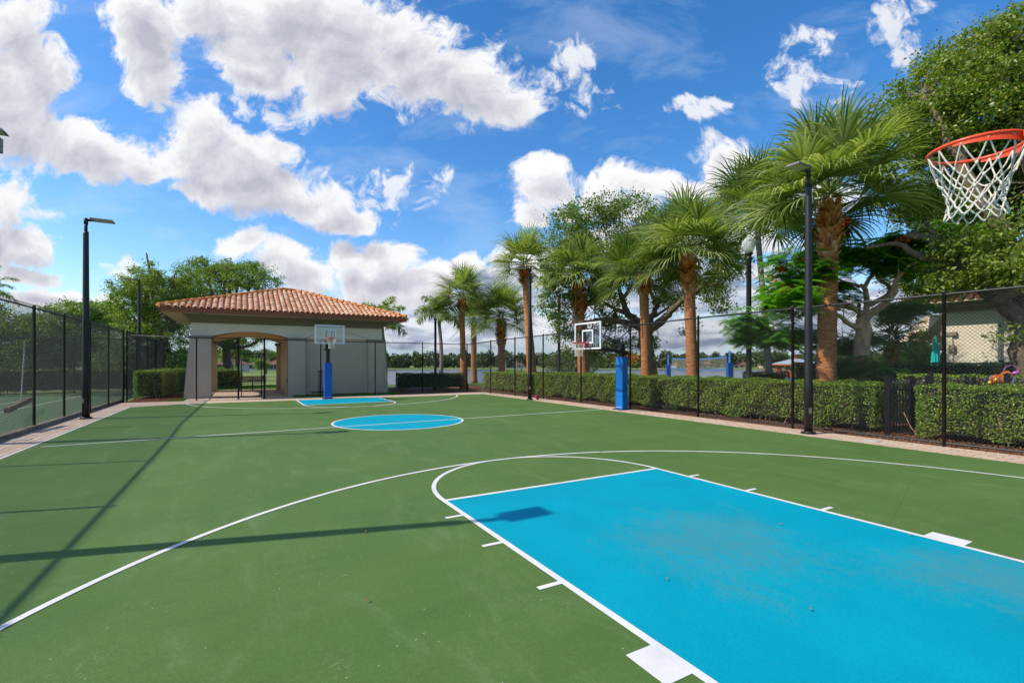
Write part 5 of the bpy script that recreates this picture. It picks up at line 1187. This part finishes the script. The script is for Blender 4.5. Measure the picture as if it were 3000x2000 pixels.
# gazebo on the dock
gz = A(1828, 850, 58); gb_ = thing('gazebo', 'dock gazebo with pale blue-grey hip roof, orange cupola and timber posts over the lake', 'gazebo', (float(gz[0]), float(gz[1]), -2.6))
s_ = 58/FPX; ze = A(0, 835.5, 58)[2]; za_ = A(0, 824, 58)[2]; zf = A(0, 866, 58)[2]
def ngon(c, r, z, n=8, a0=.3): return [(c[0]+r*math.cos(a0+i*2*math.pi/n), c[1]+r*math.sin(a0+i*2*math.pi/n), z) for i in range(n)]
q = MB(); a_ = ngon(gz, 53*s_, ze); b_ = ngon(gz, 9*s_, za_); q.add(a_+b_, [(i, (i+1) % 8, 8+(i+1) % 8, 8+i) for i in range(8)]+[tuple(range(8))[::-1]]); q.build('roof', 'gazebo_roof', gb_)
q = MB(); a_ = ngon(gz, 53*s_, ze); b_ = ngon(gz, 53*s_, ze-.18); q.add(a_+b_, [(i, (i+1) % 8, 8+(i+1) % 8, 8+i) for i in range(8)]); q.build('fascia', 'gazebo_wood', gb_)
q = MB(); q.lathe((gz[0], gz[1], 0), [(7*s_, za_-.1), (7*s_, za_+.55)], 8); q.build('cupola', 'gazebo_wood', gb_); q = MB(); q.lathe((gz[0], gz[1], 0), [(14*s_, za_+.55), (13*s_, za_+.66), (1*s_, za_+.85)], 8); q.build('cupola_roof', 'gazebo_roof', gb_)
for p in ngon(gz, 36*s_, 0): q = MB(); q.box((p[0], p[1], (zf+ze)/2), (.2, .2, ze-zf)); q.tube([(p[0], p[1], ze-.7), (p[0]*.85+gz[0]*.15, p[1]*.85+gz[1]*.15, ze-.1)], .07, 4); q.build('post', 'gazebo_wood', gb_)
q = MB(); q.add(ngon(gz, 46*s_, zf)+ngon(gz, 46*s_, zf-.25), [tuple(range(8)), tuple(range(15, 7, -1))]+[(i, 8+i, 8+(i+1) % 8, (i+1) % 8) for i in range(8)]); q.build('floor', 'gazebo_wood', gb_)
for p in ngon(gz, 40*s_, 0): q = MB(); q.box((p[0], p[1], -2.4), (.3, .3, 3)); q.build('pile', 'bark_oak', gb_)
dk = thing('dock', 'long timber dock with orange-brown railing leading to the gazebo', 'dock', (float(gz[0]), float(gz[1]), -2.6))
d0_, d1_ = A(1752, 867, 56), A(1885, 867, 54); an = math.atan2(d1_[1]-d0_[1], d1_[0]-d0_[0]); Ld = np.linalg.norm((d1_-d0_)[:2]); cm = (d0_+d1_)/2
q = MB(); q.box((cm[0], cm[1], zf-.1), (Ld, 1.8, .2), an); q.build('deck', 'gazebo_wood', dk)
q = MB(); n_ = int(Ld/.2)
for i in range(n_+1): p = d0_+(d1_-d0_)*i/n_; q.box((p[0], p[1], zf+.45), (.07, .05, .85), an)
zr_ = zf+.9; q.box((cm[0], cm[1], zr_), (Ld, .1, .07), an); q.box((cm[0], cm[1], zf+.12), (Ld, .06, .07), an); q.build('railing', 'gazebo_wood', dk)
for i in range(6): p = d0_+(d1_-d0_)*i/5; q = MB(); q.box((p[0], p[1], -2.3), (.25, .25, 3), an); q.build('pile', 'bark_oak', dk)
kp = A(1790, 873, 45); kk = thing('kayak', 'blue and white kayak resting on the lake bank below the dock', 'boat', tuple(map(float, kp)))
q = MB(); q.tube([kp+np.array((math.cos(an)*x, math.sin(an)*x, z)) for x, z in ((-2, .12), (-1.2, 0), (0, -.03), (1.2, 0), (2, .12))], [.03, .25, .32, .25, .03], 10); q.build('hull', 'kayak_blue', kk, True)
q = MB(); q.tube([kp+np.array((math.cos(an)*x, math.sin(an)*x, .2)) for x in (-.9, 0, .9)], [.06, .2, .06], 8); q.build('deck', 'plastic_white', kk, True)
for lab, u, v0, v1, d in (('closed teal umbrella left of the cream building', 2148, 772, 836, 19.), ('closed teal umbrella half hidden by the flame tree trunk', 1954, 796, 842, 24.)):
    b = at(u, v1, d); zt = at(u, v0, d)[2]; zb_ = at(u, v1, d)[2]; um = thing('closed_umbrella', lab, 'umbrella', (float(b[0]), float(b[1]), 0), 'closed teal umbrellas')
    MB().tube([(b[0], b[1], 0), (b[0], b[1], zt+.05)], .025, 8).build('pole', 'white_metal', um)
    V = []; n = 20
    for i in range(8):
        s_ = i/7; 
        for j in range(n): r_ = (.025+.10*s_**.6)*(1+.3*(j % 2))*(1-.25*(s_ > .9)); V.append((b[0]+r_*math.cos(j*2*math.pi/n), b[1]+r_*math.sin(j*2*math.pi/n), zt+(zb_-.25-zt)*s_))
    MB().add(V, [(i*n+j, i*n+(j+1) % n, (i+1)*n+(j+1) % n, (i+1)*n+j) for i in range(7) for j in range(n)]).build('canopy', 'umbrella_teal', um)

# court broom hanging in front of the tennis fence
br = thing('court_broom', 'wide brown court broom with a long white handle leaning beyond the left tennis fence', 'broom', (-8.8, 2.6, 0))
q = MB(); a, b = np.array((-8.86, 2.75, .55)), np.array((-8.86, 4.15, .72)); q.box(tuple((a+b)/2), (.1, 1.45, .12), 0, .12); q.build('brush', 'brush', br); q = MB(); q.tube([(-8.8, 3.4, .7), (-8.78, 3.4, 1.3), (-8.74, 3.38, 1.95), (-8.7, 3.25, 2.2)], .016, 6); q.build('handle', 'plastic_white', br)
# red ball, drain plates, rubbish bin in passage
bp_ = gp(1235, 917); me_ = MB(); n = 16
MB().lathe((bp_[0], bp_[1], 0), [(.001, 0)]+[(.095*math.sin(t_), .095-.095*math.cos(t_)) for t_ in np.linspace(.15, 3.0, 12)]+[(.001, .19)], 18).build('ball', 'red_ball', None, True)
tag(bpy.data.objects['ball'], 'small red ball lying on the pavers under the right fence', 'ball')
for (x, y, sx_, sy_, a_, lab) in ((7.9, -7.9, .28, .28, .1, 'pale square utility plate set in the right pavers'), (-8.2, 1.35, .32, .32, .05, 'pale square utility plate set in the left pavers'),):
    o = MB().box((x, y, .0), (sx_, sy_, .012), a_).build('utility_plate', 'concrete', None); tag(o, lab, 'plate', 'utility plates')
pc = thing('utility_pedestal', 'small white cap post standing on the grass beyond the passage', 'post', tuple(map(float, at(739*.784+5, 872, 44)*np.array((1, 1, 0)))))
cc_ = at(584, 872, 44); MB().lathe((cc_[0], cc_[1], -.2), [(.1, 0), (.1, .3), (.16, .35), (.12, .55), (.02, .62)], 12).build('cap', 'plastic_white', pc)
# fallen leaves on the court
lfm = None; spots = [(-3.2, -9.6), (-2.9, -8.2), (-1.1, -10.4), (.9, -10.1), (-1.0, -5.2), (1.9, -6.1), (2.6, -4.2), (-5.2, -4.4), (3.6, -7.1), (.3, -6.9), (-3.9, -6.2), (-.6, -11.2), (1.7, -10.9)]
for i, (x, y) in enumerate(spots):
    a = rng.random()*6.28; L_ = .02; c, s2 = math.cos(a), math.sin(a)
    if lfm is None:
        o = MB().add([(-L_, 0, .004), (0, -L_*.45, .012), (L_, 0, .003), (0, L_*.45, .013), (-L_, 0, .002), (0, -L_*.45, .01), (L_, 0, .001), (0, L_*.45, .011)], [(0, 1, 2, 3), (7, 6, 5, 4), (0, 4, 5, 1), (1, 5, 6, 2), (2, 6, 7, 3), (3, 7, 4, 0)]).build('fallen_leaf', 'dry_leaf', None); lfm = o
    else: o = lfm.copy(); COL.objects.link(o)
    o.location = (x, y, .014); o.rotation_euler = (0, 0, a); o.scale = (1, rng.uniform(.7, 1.3), 1); tag(o, 'small dry brown leaf lying on the court surface', 'leaf', 'dry leaves on the court')

# ------------------------------------------------------------------ grass tufts near the pavilion, mulch chips
def blades(name, n, xr, yr, h, z0=-.045, keep=None):
    x = rng.uniform(*xr, n); y = rng.uniform(*yr, n)
    if keep is not None: k_ = keep(x, y); x, y = x[k_], y[k_]
    n = len(x); a = rng.random(n)*6.28; hh = h*rng.uniform(.6, 1.3, n); w_ = .008; l = rng.normal(0, .02, (n, 2))
    p = np.stack([x, y, np.full(n, z0)], 1); sd = np.stack([np.cos(a), np.sin(a), np.zeros(n)], 1)*w_; tp = p+np.stack([l[:, 0], l[:, 1], hh], 1)
    o = raw(name, np.stack([p-sd, p+sd, tp+sd*.3, tp-sd*.3], 1), 'grass_blade'); o['kind'] = 'stuff'; return o
blades('grass', 26000, (-8.3, 3.6), (12.3, 14.2), .06, keep=lambda x, y: ~((x > -6.2) & (x < -1.7)) & (y > 12.35+.0*x) & (x > -6.9))
blades('grass', 26000, (-7.5, 1), (20.8, 27), .08)
n = 16000; x = rng.uniform(8.46, 9.6, n); y = rng.uniform(-15, 12, n); P = np.stack([x, y, -.02+.03*rng.random(n)], 1)
o = raw('mulch', leaves(P, .045, .4, 1.2), 'dry_leaf'); o['kind'] = 'stuff'
n = 2500; x = rng.uniform(-8.3, -6.5, n); y = rng.uniform(12.6, 14.6, n); o = raw('mulch', leaves(np.stack([x, y, -.02+.03*rng.random(n)], 1), .06, .4, 1.2), 'dry_leaf'); o['kind'] = 'stuff'

# ------------------------------------------------------------------ far shore: wood, trees, houses, small palms
P = []; rr = np.random.default_rng(5)
for i in range(330):
    u = -900+i*13.6+rr.uniform(-8, 8); d = rr.uniform(316, 372); h = rr.uniform(8.2, 12.5); r_ = rr.uniform(3.5, 6.5); c = at(u, 830, d); z0 = -2.2
    n = 480; d_ = rr.normal(size=(n, 3)); d_ /= np.linalg.norm(d_, axis=1)[:, None]; rad = rr.uniform(.55, 1.06, n)
    P.append(np.array((c[0], c[1], z0+h*.52))+d_*rad[:, None]*np.array((r_, r_, h*.5)))
for i in range(44):
    u = 330+i*8+rr.uniform(-4, 4); d = rr.uniform(150, 190); h = rr.uniform(4.5, 7.5); r_ = rr.uniform(2.5, 4.); c = at(u, 830, d)
    n = 330; d_ = rr.normal(size=(n, 3)); d_ /= np.linalg.norm(d_, axis=1)[:, None]; P.append(np.array((c[0], c[1], -.6+h*.5))+d_*rr.uniform(.5, 1.06, n)[:, None]*np.array((r_, r_, h*.5)))
P = np.concatenate(P); o = raw('far_woodland', leaves(P, 1.45, .75, .5), 'far_leaf'); o['kind'] = 'stuff'
def far_house(u, d, wd, m, label, z0=-2.3, hgt=2.6):
    c = at(u, 846, d); a = -YAW+rr.uniform(-.4, .4); rt_ = thing('house', label, 'house', (float(c[0]), float(c[1]), z0), 'houses on the far shore')
    MB().box((c[0], c[1], z0+hgt/2), (wd, 7, hgt), a).build('wall', m, rt_)
    cc, ss = math.cos(a), math.sin(a); W2, D2 = wd/2+.6, 4.2
    def Q(x, y, z): return (c[0]+cc*x-ss*y, c[1]+ss*x+cc*y, z)
    z1 = z0+hgt; q = MB(); V = [Q(-W2, -D2, z1), Q(W2, -D2, z1), Q(W2, D2, z1), Q(-W2, D2, z1), Q(-W2+D2, 0, z1+1.9), Q(W2-D2, 0, z1+1.9)] 
    q.add(V, [(0, 1, 5, 4), (1, 2, 5), (2, 3, 4, 5), (3, 0, 4), (0, 3, 2, 1)]); q.build('roof', 'house_roof', rt_)
    for i in range(3):
        x = (-.3+.3*i)*wd; MB().box(Q(x, -3.52, z0+1.35), (1.5, .1, 1.3), a).build('window', 'window_dark', rt_)
    return rt_
for (u, d, wd, m, lab) in [(905, 318, 13, 'house_wall', 'cream house on the far shore just right of the pavilion'), (1180, 320, 14, 'house_wall_white', 'white house on the far shore behind the farther pole light'), (1390, 318, 12, 'house_wall', 'cream house on the far shore right of the side hoop backboard'), (1450, 322, 13, 'house_wall_white', 'pale house on the far shore left of the slender palm trunk'),
    (1500, 318, 12, 'house_wall', 'cream house on the far shore left of the volleyball net'), (1570, 316, 16, 'house_wall', 'wide cream house seen through the volleyball net'), (1630, 316, 15, 'house_wall_white', 'pale house seen through the right part of the volleyball net'), (1700, 316, 12, 'house_wall', 'cream house on the far shore beside the tall acorn lamp post'), (1765, 318, 13, 'house_wall', 'cream house on the far shore left of the gazebo'),
    (1960, 318, 12, 'house_wall', 'cream house on the far shore right of the gazebo')]:
    far_house(u, d+14, wd, m, lab)
far_house(640, 142, 6, 'house_wall', 'small house with red roof beyond the meadow, right side of the passage', -.75, 1.9)
far_house(604, 146, 7, 'house_wall_white', 'small white house beyond the meadow, middle of the passage', -.75, 1.8)
far_house(520, 120, 8, 'house_wall_white', 'white house with a steep roof beyond the meadow, left side of the passage', -.7, 2.)
far_house(22, 70, 9, 'house_wall', 'brick-coloured house behind the trees at the far left', -.3, 2.6)
for (u, v, d) in ((1162, 822, 250), (1187, 818, 245), (1197, 819, 252), (1210, 818, 246)):
    feather_palm('royal_palm', 'small tall palm on the far shore behind the farther pole light', at(u, 850, d)*np.array((1, 1, 0))+np.array((0, 0, -2.6)), at(u, v+4, d), 3.4, .3, 11, 14, 'far_leaf', int(u), 'four royal palms on the far shore', 'bark_grey', False, .2, .12, .3)
for i, (u, v, d, r_, lab) in enumerate([(1590, 808, 300, 6.5, 'taller umbrella-shaped pine above the far woods, left of the right volleyball post'), (1786, 808, 290, 6., 'taller flat-topped tree on the far shore left of the gazebo'), (1310, 800, 130, 8., 'dark rounded tree on the lake shore left of the side hoop')]):
    b = at(u, 850, d); z0 = -2.4; zt = at(u, v, d)[2]; rt_ = thing('far_tree', lab, 'tree', (float(b[0]), float(b[1]), z0)); hh = zt-z0
    MB().tube([(b[0], b[1], z0), (b[0]+.2, b[1], z0+hh*.7)], [.35, .2], 8).build('trunk', 'bark_oak', rt_)
    n = 2600; d_ = rr.normal(size=(n, 3)); d_ /= np.linalg.norm(d_, axis=1)[:, None]; raw('crown', leaves(np.array((b[0], b[1], z0+hh*(.72 if i < 2 else .5)))+d_*rr.uniform(.3, 1.05, n)[:, None]**.6*np.array((r_, r_, hh*(.26 if i < 2 else .48))), .9 if i < 2 else .6, .6), 'far_leaf', rt_)
b = at(1370, 832, 200); fr_t = thing('far_tree', 'flame tree in orange-red bloom on the lake shore behind the side hoop post', 'tree', tuple(map(float, at(1442, 850, 60)*np.array((1, 1, 0)))))
b = at(1436, 822, 60); n = 500; MB().tube([(b[0], b[1], -.8), (b[0], b[1], b[2])], [.12, .08], 6).build('trunk', 'bark_oak', fr_t); raw('crown', leaves(b+rr.normal(0, 1, (n, 3))*np.array((.8, .8, .38)), .25, .6), 'flower_red', fr_t); raw('foliage', leaves(b+np.array((0, 0, -.3))+rr.normal(0, 1, (n, 3))*np.array((1.2, 1.2, .5)), .25, .6), 'fern_leaf', fr_t)
